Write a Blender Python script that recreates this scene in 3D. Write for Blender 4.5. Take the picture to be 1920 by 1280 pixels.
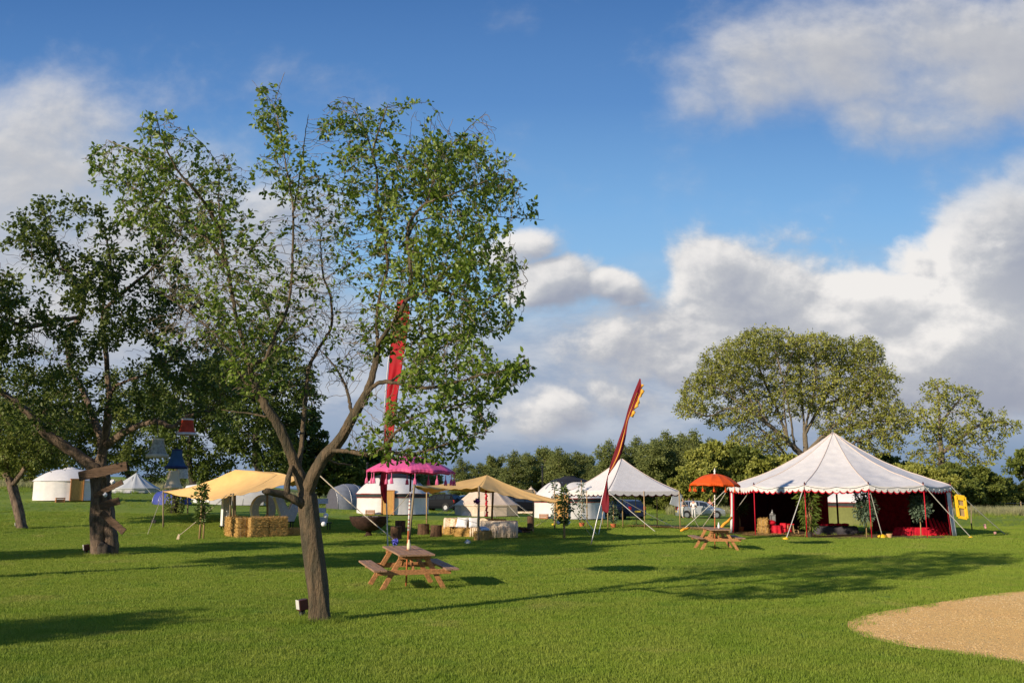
import bpy, math, random
import numpy as np
from mathutils import Vector, Matrix, noise as mn
R = math.radians
random.seed(7)
S = bpy.context.scene
for o in list(bpy.data.objects): bpy.data.objects.remove(o)
col = S.collection

# ---------------------------------------------------------------- camera
FPX, HOR, CH = 1700.0, 925.0, 2.1
PITCH = math.atan((HOR-640)/FPX)
cd = bpy.data.cameras.new('camera'); cam = bpy.data.objects.new('camera', cd); col.objects.link(cam)
cam.location = (0, 0, CH); cam.rotation_euler = (math.pi/2+PITCH, 0, 0)
cd.sensor_width = 36; cd.lens = FPX/1920*36; cd.clip_end = 6000; cd.clip_start = .1
S.camera = cam
CP, SP = math.cos(PITCH), math.sin(PITCH)
def uv(px, py):
    X = (px-960)/FPX; Y = -(py-640)/FPX
    dy = CP-SP*Y; dz = SP+CP*Y
    return X/dy, dz/dy
def W(px, py, d):
    u, v = uv(px, py); return Vector((u*d, d, CH+v*d))

# ---------------------------------------------------------------- exposure
S.view_settings.view_transform = 'Standard'; S.view_settings.look = 'None'
S.view_settings.exposure = 0.22; S.view_settings.gamma = 1.0

# ---------------------------------------------------------------- sun and sky
SUN_EL, SUN_AZ = R(19.5), R(42)            # shadows run right and away from the camera
sh = Vector((math.cos(SUN_AZ)*math.cos(SUN_EL), math.sin(SUN_AZ)*math.cos(SUN_EL), -math.sin(SUN_EL)))
sd = bpy.data.lights.new('sun', 'SUN'); so = bpy.data.objects.new('sun', sd); col.objects.link(so)
sd.energy = 5.0; sd.angle = R(.55); sd.color = (1, .86, .68)
so.rotation_euler = sh.to_track_quat('-Z', 'Y').to_euler()
wd = bpy.data.worlds.new('World'); S.world = wd; wd.use_nodes = True
nt = wd.node_tree; nt.nodes.clear()
def NN(t, typ, **kw):
    n = t.nodes.new(typ)
    for k, v in kw.items(): setattr(n, k, v)
    return n
def put(t, s, v):
    if isinstance(v, (int, float)): s.default_value = v
    elif isinstance(v, (tuple, list)): s.default_value = (tuple(v)+(1,))[:len(s.default_value)]
    else: t.links.new(v, s)
def M(t, op, a, b=0, c=None, clamp=False):
    n = NN(t, 'ShaderNodeMath', operation=op, use_clamp=clamp)
    put(t, n.inputs[0], a); put(t, n.inputs[1], b)
    if c is not None: put(t, n.inputs[2], c)
    return n.outputs[0]
def sstep(t, x, a, b, lo=0, hi=1):
    n = NN(t, 'ShaderNodeMapRange', interpolation_type='SMOOTHSTEP')
    for i, v in enumerate((x, a, b, lo, hi)): put(t, n.inputs[i], v)
    return n.outputs[0]
def MIX(t, f, a, b, mode='MIX'):
    n = NN(t, 'ShaderNodeMix', data_type='RGBA', blend_type=mode)
    put(t, n.inputs[0], f); put(t, n.inputs[6], a); put(t, n.inputs[7], b)
    return n.outputs[2]
def comb(t, x, y, z=0):
    n = NN(t, 'ShaderNodeCombineXYZ'); put(t, n.inputs[0], x); put(t, n.inputs[1], y); put(t, n.inputs[2], z); return n.outputs[0]
def noi(t, vec, scale, det=4, rough=.55, dist=0):
    n = NN(t, 'ShaderNodeTexNoise'); put(t, n.inputs['Scale'], scale); n.inputs['Detail'].default_value = det
    n.inputs['Roughness'].default_value = rough; n.inputs['Distortion'].default_value = dist
    if vec is not None: t.links.new(vec, n.inputs['Vector'])
    return n.outputs[0]
def s2l(r, g, b):
    f = lambda c: ((c/255+.055)/1.055)**2.4 if c > 10 else c/255/12.92
    return (f(r), f(g), f(b))
# blobs of cumulus: photo direction (given here as the bearing of a pixel), half sizes, weight
BL = [(1640,80,300,120,1.05),(1860,110,230,140,1.1),(1440,110,120,120,.9),(1610,230,70,90,.6),(1300,195,60,45,.5),(1760,235,170,60,.55),
      (1910,310,60,60,.85),(1920,470,150,180,1.3),(1850,640,240,130,1.2),(1690,570,150,70,1.1),(1750,480,90,60,.6),
      (1390,560,130,100,1.25),(1480,650,260,100,1.2),(1690,700,220,90,1.0),(1340,490,60,60,.6),(1330,690,220,80,.85),(1600,760,340,60,.7),
      (1050,545,75,52,1.05),(1165,555,60,34,.8),(980,480,95,46,.8),(1040,790,120,45,.75),(1180,770,130,55,.75),(1230,700,120,40,.6),
      (20,260,210,130,.95),(110,360,260,120,.8),(360,420,240,130,.85),(260,560,380,150,.8)]
def dens_group():
    g = bpy.data.node_groups.new('cloud_density', 'ShaderNodeTree')
    g.interface.new_socket('U', in_out='INPUT', socket_type='NodeSocketFloat')
    g.interface.new_socket('V', in_out='INPUT', socket_type='NodeSocketFloat')
    g.interface.new_socket('D', in_out='OUTPUT', socket_type='NodeSocketFloat')
    gi = NN(g, 'NodeGroupInput'); go = NN(g, 'NodeGroupOutput')
    U, V = gi.outputs[0], gi.outputs[1]
    P = comb(g, U, V, 3.1)
    w1 = noi(g, P, 5.0, 3, .5); w2 = noi(g, comb(g, V, U, 9.7), 5.0, 3, .5)
    Uw = M(g, 'ADD', U, M(g, 'MULTIPLY', M(g, 'SUBTRACT', w1, .5), .09)); Vw = M(g, 'ADD', V, M(g, 'MULTIPLY', M(g, 'SUBTRACT', w2, .5), .07))
    acc = 0
    for px, py, a, b, w in BL:
        u0, v0 = uv(px, py)
        q1 = M(g, 'POWER', M(g, 'ABSOLUTE', M(g, 'MULTIPLY', M(g, 'SUBTRACT', Uw, u0), FPX/a)), 2.4)
        q2 = M(g, 'POWER', M(g, 'ABSOLUTE', M(g, 'MULTIPLY', M(g, 'SUBTRACT', Vw, v0), FPX/b)), 2.4)
        e = M(g, 'MULTIPLY', M(g, 'EXPONENT', M(g, 'MULTIPLY', M(g, 'ADD', q1, q2), -.75)), w)
        acc = e if acc == 0 else M(g, 'MAXIMUM', acc, e)
    n1 = noi(g, comb(g, U, M(g, 'MULTIPLY', V, 1.3), 1.3), 7.5, 10, .58, .1)
    d = M(g, 'ADD', acc, M(g, 'MULTIPLY', M(g, 'SUBTRACT', n1, .5), 1.75))
    g.links.new(d, go.inputs[0]); return g
DG = dens_group()
tc = NN(nt, 'ShaderNodeTexCoord'); sx = NN(nt, 'ShaderNodeSeparateXYZ'); nt.links.new(tc.outputs['Generated'], sx.inputs[0])
yy = M(nt, 'MAXIMUM', M(nt, 'ABSOLUTE', sx.outputs[1]), .12)
U = M(nt, 'DIVIDE', sx.outputs[0], yy); V = M(nt, 'DIVIDE', sx.outputs[2], yy)
def dens(du, dv):
    g = NN(nt, 'ShaderNodeGroup', node_tree=DG)
    nt.links.new(M(nt, 'ADD', U, du), g.inputs[0]); nt.links.new(M(nt, 'ADD', V, dv), g.inputs[1]); return g.outputs[0]
D0, D1, D2 = dens(0, 0), dens(-.022, .022), dens(-.006, .008)
sky = NN(nt, 'ShaderNodeTexSky', sky_type='NISHITA'); sky.sun_disc = False; sky.sun_elevation = SUN_EL
sky.sun_rotation = math.atan2(-sh.x, -sh.y); sky.air_density = 1.0; sky.dust_density = .6; sky.ozone_density = 2.5
STR = .1
def C8(r, g, b, k=1.0): return tuple(c/STR*k for c in s2l(r, g, b))
blue = MIX(nt, 1.0, sky.outputs[0], (1.0, 1.0, 1.0), 'MULTIPLY')
ramp = NN(nt, 'ShaderNodeValToRGB'); nt.links.new(V, ramp.inputs[0])
stops = [(0.0, (120,146,172)), (.045, (134,160,188)), (.12, (156,184,210)), (.22, (142,186,222)), (.32, (118,168,216)), (.45, (86,134,192)), (.60, (62,108,168))]
cr = ramp.color_ramp
cr.elements[0].position = 0; cr.elements[1].position = .6
for p, c in stops[1:-1]: cr.elements.new(p)
for e, (p, c) in zip(cr.elements, stops): e.position = p; e.color = s2l(*c)+(1,)
rs = NN(nt, 'ShaderNodeVectorMath', operation='SCALE'); nt.links.new(ramp.outputs[0], rs.inputs[0]); rs.inputs['Scale'].default_value = 1/STR
clear = MIX(nt, .85, blue, rs.outputs[0])
# thin layered deck low in the sky
nd = noi(nt, comb(nt, M(nt, 'MULTIPLY', U, .55), M(nt, 'MULTIPLY', V, 1.6), 5), 6, 8, .58, .3)
nd2 = noi(nt, comb(nt, M(nt, 'MULTIPLY', U, .8), M(nt, 'MULTIPLY', V, 2.2), 15), 11, 8, .6, .2)
edge = M(nt, 'ADD', V, M(nt, 'MULTIPLY', M(nt, 'SUBTRACT', nd, .5), .22))
leftb = sstep(nt, U, -.1, -.42, 0, .13)
deck = sstep(nt, M(nt, 'SUBTRACT', edge, leftb), .27, .13)
dk_c = MIX(nt, sstep(nt, nd2, .38, .68), C8(146,160,182), C8(182,188,198))
dk_c = MIX(nt, sstep(nt, V, .085, .015), dk_c, C8(108,132,162))
deck = M(nt, 'MULTIPLY', deck, sstep(nt, nd2, .2, .5, .8, .97))
c1 = MIX(nt, deck, clear, dk_c)
soft = M(nt, 'MAXIMUM', sstep(nt, V, .27, .40), sstep(nt, U, -.2, -.42))
alpha = M(nt, 'ADD', M(nt, 'MULTIPLY', sstep(nt, D0, .25, .66), M(nt, 'SUBTRACT', 1, soft)), M(nt, 'MULTIPLY', sstep(nt, D0, .02, 1.15), soft))
lit = M(nt, 'ADD', M(nt, 'MULTIPLY', M(nt, 'SUBTRACT', D0, D1), .75), M(nt, 'MULTIPLY', M(nt, 'SUBTRACT', D0, D2), 1.0))
thick = sstep(nt, D0, .7, 1.5, 0, .42)
bright = sstep(nt, M(nt, 'SUBTRACT', M(nt, 'ADD', lit, .24), thick), -.35, .95)
# the sunlit bank of cloud low on the right is the brightest
ub, vb = uv(1740, 580)
bank = M(nt, 'EXPONENT', M(nt, 'MULTIPLY', M(nt, 'ADD', M(nt, 'POWER', M(nt, 'MULTIPLY', M(nt, 'SUBTRACT', U, ub), 7.0), 2), M(nt, 'POWER', M(nt, 'MULTIPLY', M(nt, 'SUBTRACT', V, vb), 15), 2)), -1))
bright = M(nt, 'ADD', bright, M(nt, 'ADD', M(nt, 'MULTIPLY', bank, .5), sstep(nt, U, -.25, -.5, 0, .22)), clamp=True)
bright = M(nt, 'ADD', M(nt, 'MULTIPLY', bright, M(nt, 'SUBTRACT', 1, M(nt, 'MULTIPLY', soft, .62))), M(nt, 'MULTIPLY', soft, .36))
cc = NN(nt, 'ShaderNodeValToRGB'); nt.links.new(bright, cc.inputs[0]); e = cc.color_ramp.elements
e[0].color = s2l(146,151,166)+(1,); e[1].color = s2l(228,224,220)+(1,); k = e.new(.55); k.color = s2l(182,183,187)+(1,)
cs = NN(nt, 'ShaderNodeVectorMath', operation='SCALE'); nt.links.new(cc.outputs[0], cs.inputs[0]); cs.inputs['Scale'].default_value = 1/STR
c2 = MIX(nt, M(nt, 'MULTIPLY', alpha, .96), c1, cs.outputs[0])
bg = NN(nt, 'ShaderNodeBackground'); nt.links.new(c2, bg.inputs[0]); bg.inputs[1].default_value = STR
wo = NN(nt, 'ShaderNodeOutputWorld'); nt.links.new(bg.outputs[0], wo.inputs[0])

# ---------------------------------------------------------------- helpers
def tag(o, label=None, cat=None, group=None, kind=None):
    if label: o['label'] = label
    if cat: o['category'] = cat
    if group: o['group'] = group
    if kind: o['kind'] = kind
    return o
def empty(name, loc, label, cat, group=None, rz=0):
    o = bpy.data.objects.new(name, None); col.objects.link(o); o.location = loc; o.rotation_euler = (0, 0, rz)
    o.empty_display_size = .2
    return tag(o, label, cat, group)
def rootloc(p):
    L = Vector((0, 0, 0))
    while p is not None: L = L+p.location; p = p.parent
    return L
def mesh_np(name, V, F, mat, parent=None, smooth=False, local=False):
    """V (n,3) array, F (m,k) array of equal-sided faces."""
    me = bpy.data.meshes.new(name)
    V = np.asarray(V, dtype=np.float32)
    if parent is not None and not local: V = V-np.array(rootloc(parent), dtype=np.float32)
    F = np.asarray(F, dtype=np.int32); k = F.shape[1]
    me.vertices.add(len(V)); me.vertices.foreach_set('co', V.ravel())
    me.loops.add(F.size); me.loops.foreach_set('vertex_index', F.ravel())
    me.polygons.add(len(F)); me.polygons.foreach_set('loop_start', np.arange(0, F.size, k, dtype=np.int32))
    if smooth: me.polygons.foreach_set('use_smooth', np.ones(len(F), dtype=bool))
    me.update(calc_edges=True); me.materials.append(mat)
    o = bpy.data.objects.new(name, me); col.objects.link(o)
    if parent is not None: o.parent = parent
    return o
class MB:
    def __init__(s): s.v = []; s.f = []
    def add(s, vs, fs):
        n = len(s.v); s.v += [Vector(v) for v in vs]; s.f += [tuple(i+n for i in f) for f in fs]; return s
    def box(s, c, size, rot=None, taper=1.0):
        hx, hy, hz = (q/2 for q in size); vs = []
        for z in (-hz, hz):
            t = taper if z > 0 else 1
            for x, y in ((-hx, -hy), (hx, -hy), (hx, hy), (-hx, hy)): vs.append(Vector((x*t, y*t, z)))
        if rot is not None:
            if not isinstance(rot, Matrix): rot = Matrix.Rotation(rot, 3, 'Z')
            vs = [rot @ v for v in vs]
        return s.add([v+Vector(c) for v in vs], [(3,2,1,0),(4,5,6,7),(0,1,5,4),(1,2,6,5),(2,3,7,6),(3,0,4,7)])
    def beam(s, a, b, w, h, up=(0, 0, 1)):
        a, b = Vector(a), Vector(b); d = b-a; L = d.length; z = d.normalized(); x = Vector(up).cross(z)
        if x.length < 1e-3: x = Vector((1, 0, 0)).cross(z)
        x.normalize(); y = z.cross(x); m = Matrix((x, y, z)).transposed()
        return s.box((a+b)/2, (w, h, L), m)
    def tube(s, pts, rad, n=8, cap=True):
        pts = [Vector(p) for p in pts]
        if not isinstance(rad, (list, tuple)): rad = [rad]*len(pts)
        b = len(s.v); prev = None
        for i, p in enumerate(pts):
            d = (pts[min(i+1, len(pts)-1)]-pts[max(i-1, 0)])
            d = d.normalized() if d.length > 1e-9 else Vector((0, 0, 1))
            x = prev if prev is not None else (Vector((0, 0, 1)) if abs(d.z) < .9 else Vector((1, 0, 0)))
            x = (x-d*x.dot(d)).normalized(); prev = x; y = d.cross(x)
            for k in range(n):
                a = 2*math.pi*k/n; s.v.append(p+(x*math.cos(a)+y*math.sin(a))*rad[i])
        for i in range(len(pts)-1):
            for k in range(n):
                q = b+i*n; s.f.append((q+k, q+(k+1) % n, q+n+(k+1) % n, q+n+k))
        if cap:
            s.f.append(tuple(b+k for k in reversed(range(n)))); s.f.append(tuple(b+(len(pts)-1)*n+k for k in range(n)))
        return s
    def lathe(s, prof, c=(0, 0, 0), n=24, lobes=None, a0=0, a1=2*math.pi):
        """prof (r,z); lobes(angle, t)->(dr factor, dz)."""
        c = Vector(c); b = len(s.v); full = abs(a1-a0-2*math.pi) < 1e-6; m = n if full else n+1
        for j, (r, z) in enumerate(prof):
            for k in range(m):
                a = a0+(a1-a0)*k/n; fr, dz = lobes(a, j/(len(prof)-1)) if lobes else (1, 0)
                s.v.append(c+Vector((r*fr*math.cos(a), r*fr*math.sin(a), z+dz)))
        for j in range(len(prof)-1):
            for k in range(n):
                q = b+j*m; k2 = (k+1) % m; s.f.append((q+k, q+k2, q+m+k2, q+m+k))
        return s
    def grid(s, P):
        """P rows of points."""
        b = len(s.v); w = len(P[0])
        for r in P: s.v += [Vector(p) for p in r]
        for i in range(len(P)-1):
            for j in range(w-1): q = b+i*w+j; s.f.append((q, q+1, q+w+1, q+w))
        return s
    def ball(s, c, r, n=10, sq=1.0, jit=0):
        c = Vector(c); m = n//2+1; b = len(s.v)
        for i in range(m+1):
            t = math.pi*i/m
            for k in range(n):
                a = 2*math.pi*k/n; j = 1+jit*(random.random()-.5)
                s.v.append(c+Vector((math.sin(t)*math.cos(a), math.sin(t)*math.sin(a), math.cos(t)*sq))*r*j)
        for i in range(m):
            for k in range(n): q = b+i*n; s.f.append((q+n+k, q+n+(k+1) % n, q+(k+1) % n, q+k))
        return s
    def leaf(s, p, d, L, w, up=(0, 0, 1)):
        p, d = Vector(p), Vector(d).normalized(); x = d.cross(Vector(up))
        if x.length < 1e-3: x = Vector((1, 0, 0))
        x = x.normalized()*w/2; n = x.cross(d).normalized()*w*.18
        return s.add([p, p+d*L*.35+x+n, p+d*L*.75+x*.7+n, p+d*L, p+d*L*.75-x*.7+n, p+d*L*.35-x+n], [(0,1,2,3),(3,4,5,0)])
    def build(s, name, mat, parent=None, smooth=False, local=False, bevel=0, solid=0, label=None):
        me = bpy.data.meshes.new(name); L = Vector((0, 0, 0)) if (local or parent is None) else rootloc(parent)
        me.from_pydata([v-L for v in s.v], [], s.f); me.materials.append(mat)
        if smooth:
            me.polygons.foreach_set('use_smooth', [True]*len(me.polygons)); me.update()
        o = bpy.data.objects.new(name, me); col.objects.link(o)
        if parent is not None: o.parent = parent
        if bevel:
            b = o.modifiers.new('b', 'BEVEL'); b.width = bevel; b.segments = 2; b.limit_method = 'ANGLE'
        if solid:
            b = o.modifiers.new('s', 'SOLIDIFY'); b.thickness = solid; b.offset = 0
        if label: o['label'] = label
        return o
def thing(o, root_at=None):
    """move a one-mesh thing's origin to its base"""
    me = o.data; co = np.empty(len(me.vertices)*3, dtype=np.float32); me.vertices.foreach_get('co', co); co = co.reshape(-1, 3)
    c = co.mean(0); c[2] = co[:, 2].min(); co -= c; me.vertices.foreach_set('co', co.ravel()); me.update()
    o.location = Vector([float(q) for q in c])+o.location; return o
def copy_tree(o, parent=None):
    c = o.copy(); col.objects.link(c); c.parent = parent
    for ch in list(o.children): copy_tree(ch, c)
    return c
MATS = {}
def mat(name, c, rough=.8, var=.15, scale=6, bump=.0, bscale=40, c2=None, metal=0, trans=0, spec=.3, stretch=None, detail=5, coord='Object', sheen=0):
    if name in MATS: return MATS[name]
    m = bpy.data.materials.new(name); m.use_nodes = True; t = m.node_tree
    b = t.nodes['Principled BSDF']; b.inputs['Roughness'].default_value = rough; b.inputs['Metallic'].default_value = metal
    b.inputs['Specular IOR Level'].default_value = spec
    tcn = NN(t, 'ShaderNodeTexCoord'); vec = tcn.outputs[coord]
    if stretch:
        mp = NN(t, 'ShaderNodeMapping'); mp.inputs['Scale'].default_value = stretch; t.links.new(vec, mp.inputs[0]); vec = mp.outputs[0]
    n = noi(t, vec, scale, detail, .6)
    f = sstep(t, n, .3, .7)
    ca = tuple(min(1, x*(1-var)) for x in c) if c2 is None else c
    cb = tuple(min(1, x*(1+var)) for x in c) if c2 is None else c2
    cl = MIX(t, f, ca, cb); t.links.new(cl, b.inputs['Base Color'])
    if bump:
        bn = NN(t, 'ShaderNodeBump'); bn.inputs['Strength'].default_value = bump; bn.inputs['Distance'].default_value = .09 if name.startswith('bark') else .02
        t.links.new(noi(t, vec, bscale, 6, .65), bn.inputs['Height']); t.links.new(bn.outputs[0], b.inputs['Normal'])
    if trans:
        tr = NN(t, 'ShaderNodeBsdfTranslucent'); t.links.new(cl, tr.inputs[0]); mx = NN(t, 'ShaderNodeMixShader'); mx.inputs[0].default_value = trans
        t.links.new(b.outputs[0], mx.inputs[1]); t.links.new(tr.outputs[0], mx.inputs[2]); t.links.new(mx.outputs[0], t.nodes['Material Output'].inputs[0])
    MATS[name] = m; return m
def leafmat(name, c1, c2, c3, trans=.35, rough=.5, spec=.35, patch=.4):
    m = bpy.data.materials.new(name); m.use_nodes = True; t = m.node_tree; b = t.nodes['Principled BSDF']
    b.inputs['Roughness'].default_value = rough; b.inputs['Specular IOR Level'].default_value = spec
    g = NN(t, 'ShaderNodeNewGeometry'); r = g.outputs['Random Per Island']
    n = noi(t, g.outputs['Position'], patch, 3)
    k = M(t, 'ADD', M(t, 'MULTIPLY', r, .6), M(t, 'MULTIPLY', sstep(t, n, .35, .65), .4))
    rp = NN(t, 'ShaderNodeValToRGB'); t.links.new(k, rp.inputs[0]); e = rp.color_ramp.elements
    e[0].color = c1+(1,); e[1].color = c3+(1,); q = e.new(.5); q.color = c2+(1,)
    t.links.new(rp.outputs[0], b.inputs['Base Color'])
    tr = NN(t, 'ShaderNodeBsdfTranslucent'); t.links.new(rp.outputs[0], tr.inputs[0])
    mx = NN(t, 'ShaderNodeMixShader'); mx.inputs[0].default_value = trans
    t.links.new(b.outputs[0], mx.inputs[1]); t.links.new(tr.outputs[0], mx.inputs[2]); t.links.new(mx.outputs[0], t.nodes['Material Output'].inputs[0])
    return m

# ---------------------------------------------------------------- terrain
def ss(a, b, x):
    t = min(1, max(0, (x-a)/(b-a))); return t*t*(3-2*t)
UT = [(-2, 2.2), (-.56, 1.7), (-.45, 1.5), (-.3, 1.15), (-.15, .75), (-.04, .45), (.06, .3), (.2, -.1), (2, -.1)]
def terrain(x, y, micro=True):
    r = y
    u = x/max(y, 5)
    for (a, za), (b, zb) in zip(UT, UT[1:]):
        if a <= u <= b: k = za+(zb-za)*(u-a)/(b-a); break
    else: k = UT[0][1] if u < -2 else UT[-1][1]
    z = ss(42, 74, r)*k
    if y > 70: z += (min(y, 300)-70)*.028*ss(-.12, -.4, u) - 0
    if y > 80: z += (min(y, 900)-80)*.004*ss(-.1, .1, u)*0
    if micro: z += .05*mn.noise(Vector((x*.13, y*.13, 0)))*ss(300, 60, r)+.012*mn.noise(Vector((x*.6, y*.6, 4)))*ss(80, 30, r)
    return z
def GX(px, d):
    """ground point in the direction of column px at distance d"""
    py = 960
    for _ in range(4):
        u, _v = uv(px, py); x = u*d; z = terrain(x, d)
        # row of that ground point
        v = (z-CH)/d; Y = (v*CP-SP)/(CP+v*SP); py = 640-FPX*Y
    return Vector((x, d, z))
def G(px, py):
    d = CH/max(1e-3, -uv(px, py)[1])
    for _ in range(12):
        p = W(px, py, d); z = terrain(p.x, d); d = .5*d+.5*min(400, (CH-z)/max(1e-3, -uv(px, py)[1]))
    p = W(px, py, d); p.z = terrain(p.x, d); return p
# ---------------------------------------------------------------- ground
def ground_mat():
    m = bpy.data.materials.new('lawn'); m.use_nodes = True; t = m.node_tree; b = t.nodes['Principled BSDF']; b.inputs['Roughness'].default_value = .95
    b.inputs['Specular IOR Level'].default_value = .1
    P = NN(t, 'ShaderNodeNewGeometry').outputs['Position']
    big = sstep(t, noi(t, P, .12, 4), .35, .65); mid = sstep(t, noi(t, P, 1.1, 6), .3, .7); fine = noi(t, P, 30, 6, .7)
    c = MIX(t, big, GR1, GR2); c = MIX(t, M(t, 'MULTIPLY', mid, .5), c, GR3)
    c = MIX(t, M(t, 'MULTIPLY', sstep(t, fine, .4, .75), .5), c, GR4)
    t.links.new(c, b.inputs['Base Color'])
    bn = NN(t, 'ShaderNodeBump'); bn.inputs['Strength'].default_value = .9; bn.inputs['Distance'].default_value = .05
    t.links.new(noi(t, P, 22, 7, .75), bn.inputs['Height']); t.links.new(bn.outputs[0], b.inputs['Normal'])
    return m
GR1, GR2, GR3, GR4 = (.15, .24, .03), (.22, .30, .04), (.30, .31, .06), (.08, .14, .018)
GM = ground_mat()
ys = [-40, -20, -8]+[-4+i*1.0 for i in range(74)]+[71+i*4 for i in range(24)]+[170, 200, 250, 320, 420, 600, 900, 1400, 2200, 4000]
mb = MB(); us = np.linspace(-1, 1, 81)
rows = []
for y in ys:
    hw = 16+max(0, y)*1.05+ (abs(y) if y < 0 else 0)
    rows.append([(hw*u, y, terrain(hw*u, y)) for u in us])
mb.grid(rows); o = mb.build('ground', GM, smooth=True); tag(o, kind='structure')
# gravel drive
gpx = [(1585,1170),(1600,1160),(1640,1149),(1700,1140),(1780,1126),(1850,1116),(1920,1107),(2050,1092),(2300,1075),(2500,1090),(2500,1200),(2400,1290),(2150,1275),(2020,1258),(1920,1246),(1850,1234),(1780,1224),(1700,1213),(1640,1200),(1600,1188)]
gp = [G(*p) for p in gpx]
def smooth_loop(P, it=2):
    for _ in range(it):
        Q = []
        for i in range(len(P)):
            a, b = P[i], P[(i+1) % len(P)]; Q += [a*.75+b*.25, a*.25+b*.75]
        P = Q
    return P
gpoly = smooth_loop([Vector((p.x, p.y, 0)) for p in gp])
gxy = np.array([(p.x, p.y) for p in gpoly])
def inpoly(X, Y, poly=gxy):
    c = np.zeros(len(X), bool); j = len(poly)-1
    for i in range(len(poly)):
        xi, yi = poly[i]; xj, yj = poly[j]
        cond = ((yi > Y) != (yj > Y)) & (X < (xj-xi)*(Y-yi)/((yj-yi) if yj != yi else 1e-9)+xi)
        c ^= cond; j = i
    return c
cen = gxy.mean(0)
def gravel_mat():
    m = bpy.data.materials.new('gravel'); m.use_nodes = True; t = m.node_tree; b = t.nodes['Principled BSDF']; b.inputs['Roughness'].default_value = .95
    P = NN(t, 'ShaderNodeNewGeometry').outputs['Position']
    vo = NN(t, 'ShaderNodeTexVoronoi'); vo.inputs['Scale'].default_value = 45; t.links.new(P, vo.inputs['Vector'])
    sp = NN(t, 'ShaderNodeSeparateColor'); t.links.new(vo.outputs['Color'], sp.inputs[0])
    c = MIX(t, sp.outputs[0], (.82, .44, .11), (.96, .60, .19)); c = MIX(t, sstep(t, noi(t, P, 1.2, 5), .3, .8), c, (.90, .50, .14))
    c = MIX(t, sstep(t, sp.outputs[1], .9, 1.0), c, (.24, .15, .09))
    t.links.new(c, b.inputs['Base Color']); bn = NN(t, 'ShaderNodeBump'); bn.inputs['Strength'].default_value = .8; bn.inputs['Distance'].default_value = .012
    t.links.new(vo.outputs['Distance'], bn.inputs['Height']); t.links.new(bn.outputs[0], b.inputs['Normal']); return m
mb = MB(); rings = []
for k in range(13):
    s = max(.0005, 1-k/12)
    rings.append([(cen[0]+(p.x-cen[0])*s, cen[1]+(p.y-cen[1])*s, 0) for p in gpoly]+[(cen[0]+(gpoly[0].x-cen[0])*s, cen[1]+(gpoly[0].y-cen[1])*s, 0)])
rings = [[(x, y, terrain(x, y)+.012) for x, y, _ in r] for r in rings]
mb.grid(rings); o = mb.build('gravel_path', gravel_mat(), smooth=True); tag(o, kind='structure')
# loose stones on the gravel
rs_ = np.random.RandomState(3); Vs = []; Fs = []
X = rs_.uniform(gxy[:, 0].min(), 15, 30000); Y = rs_.uniform(gxy[:, 1].min(), gxy[:, 1].max(), 30000)
keep = inpoly(X, Y) & (X < Y*.62); X, Y = X[keep], Y[keep]; n = len(X)
Z = np.array([terrain(a, b) for a, b in zip(X, Y)])+.012
r = rs_.uniform(.006, .016, n); an = rs_.uniform(0, 6.28, n)
oc = np.array([(1,0,0),(0,1,0),(-1,0,0),(0,-1,0),(0,0,.7)], float)
vv = np.zeros((n, 5, 3)); ca, sa = np.cos(an), np.sin(an)
for k in range(5):
    vv[:, k, 0] = X+r*(oc[k, 0]*ca-oc[k, 1]*sa)*rs_.uniform(.7, 1.3, n); vv[:, k, 1] = Y+r*(oc[k, 0]*sa+oc[k, 1]*ca); vv[:, k, 2] = Z+r*oc[k, 2]
ff = (np.arange(n)*5)[:, None, None]+np.array([(0,1,4),(1,2,4),(2,3,4),(3,0,4)])[None]
o = mesh_np('gravel_stones', vv.reshape(-1, 3), ff.reshape(-1, 3), leafmat('stone_chips', (.55, .30, .09), (.82, .50, .18), (.92, .68, .36), trans=0, rough=.9))
tag(o, 'loose buff gravel stones scattered over the drive', 'gravel', kind='stuff')

# ---------------------------------------------------------------- grass blades (geometry nodes, one object)
def tuft(name, nb, rad, h0, h1, w, mt, seed, lean=.5):
    rg = np.random.RandomState(seed); a = rg.uniform(0, 6.28, nb); q = rad*np.sqrt(rg.uniform(0, 1, nb))
    bx, by = q*np.cos(a), q*np.sin(a); h = rg.uniform(h0, h1, nb); la = rg.uniform(0, 6.28, nb); le = rg.uniform(.1, lean, nb)*h
    wa = rg.uniform(0, 3.14, nb); V = np.zeros((nb, 5, 3))
    wx, wy = np.cos(wa)*w/2, np.sin(wa)*w/2; lx, ly = np.cos(la)*le, np.sin(la)*le
    V[:, 0] = np.stack([bx-wx, by-wy, 0*h-.005], 1); V[:, 1] = np.stack([bx+wx, by+wy, 0*h-.005], 1)
    V[:, 2] = np.stack([bx+wx*.8+lx*.35, by+wy*.8+ly*.35, h*.6], 1); V[:, 3] = np.stack([bx-wx*.8+lx*.35, by-wy*.8+ly*.35, h*.6], 1)
    V[:, 4] = np.stack([bx+lx, by+ly, h], 1)
    me = bpy.data.meshes.new(name); fs = []
    for i in range(nb): b = i*5; fs += [(b, b+1, b+2, b+3), (b+3, b+2, b+4)]
    me.from_pydata(V.reshape(-1, 3).tolist(), [], fs); me.materials.append(mt)
    return bpy.data.objects.new(name, me)       # not linked to the scene: only an instance source
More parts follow.
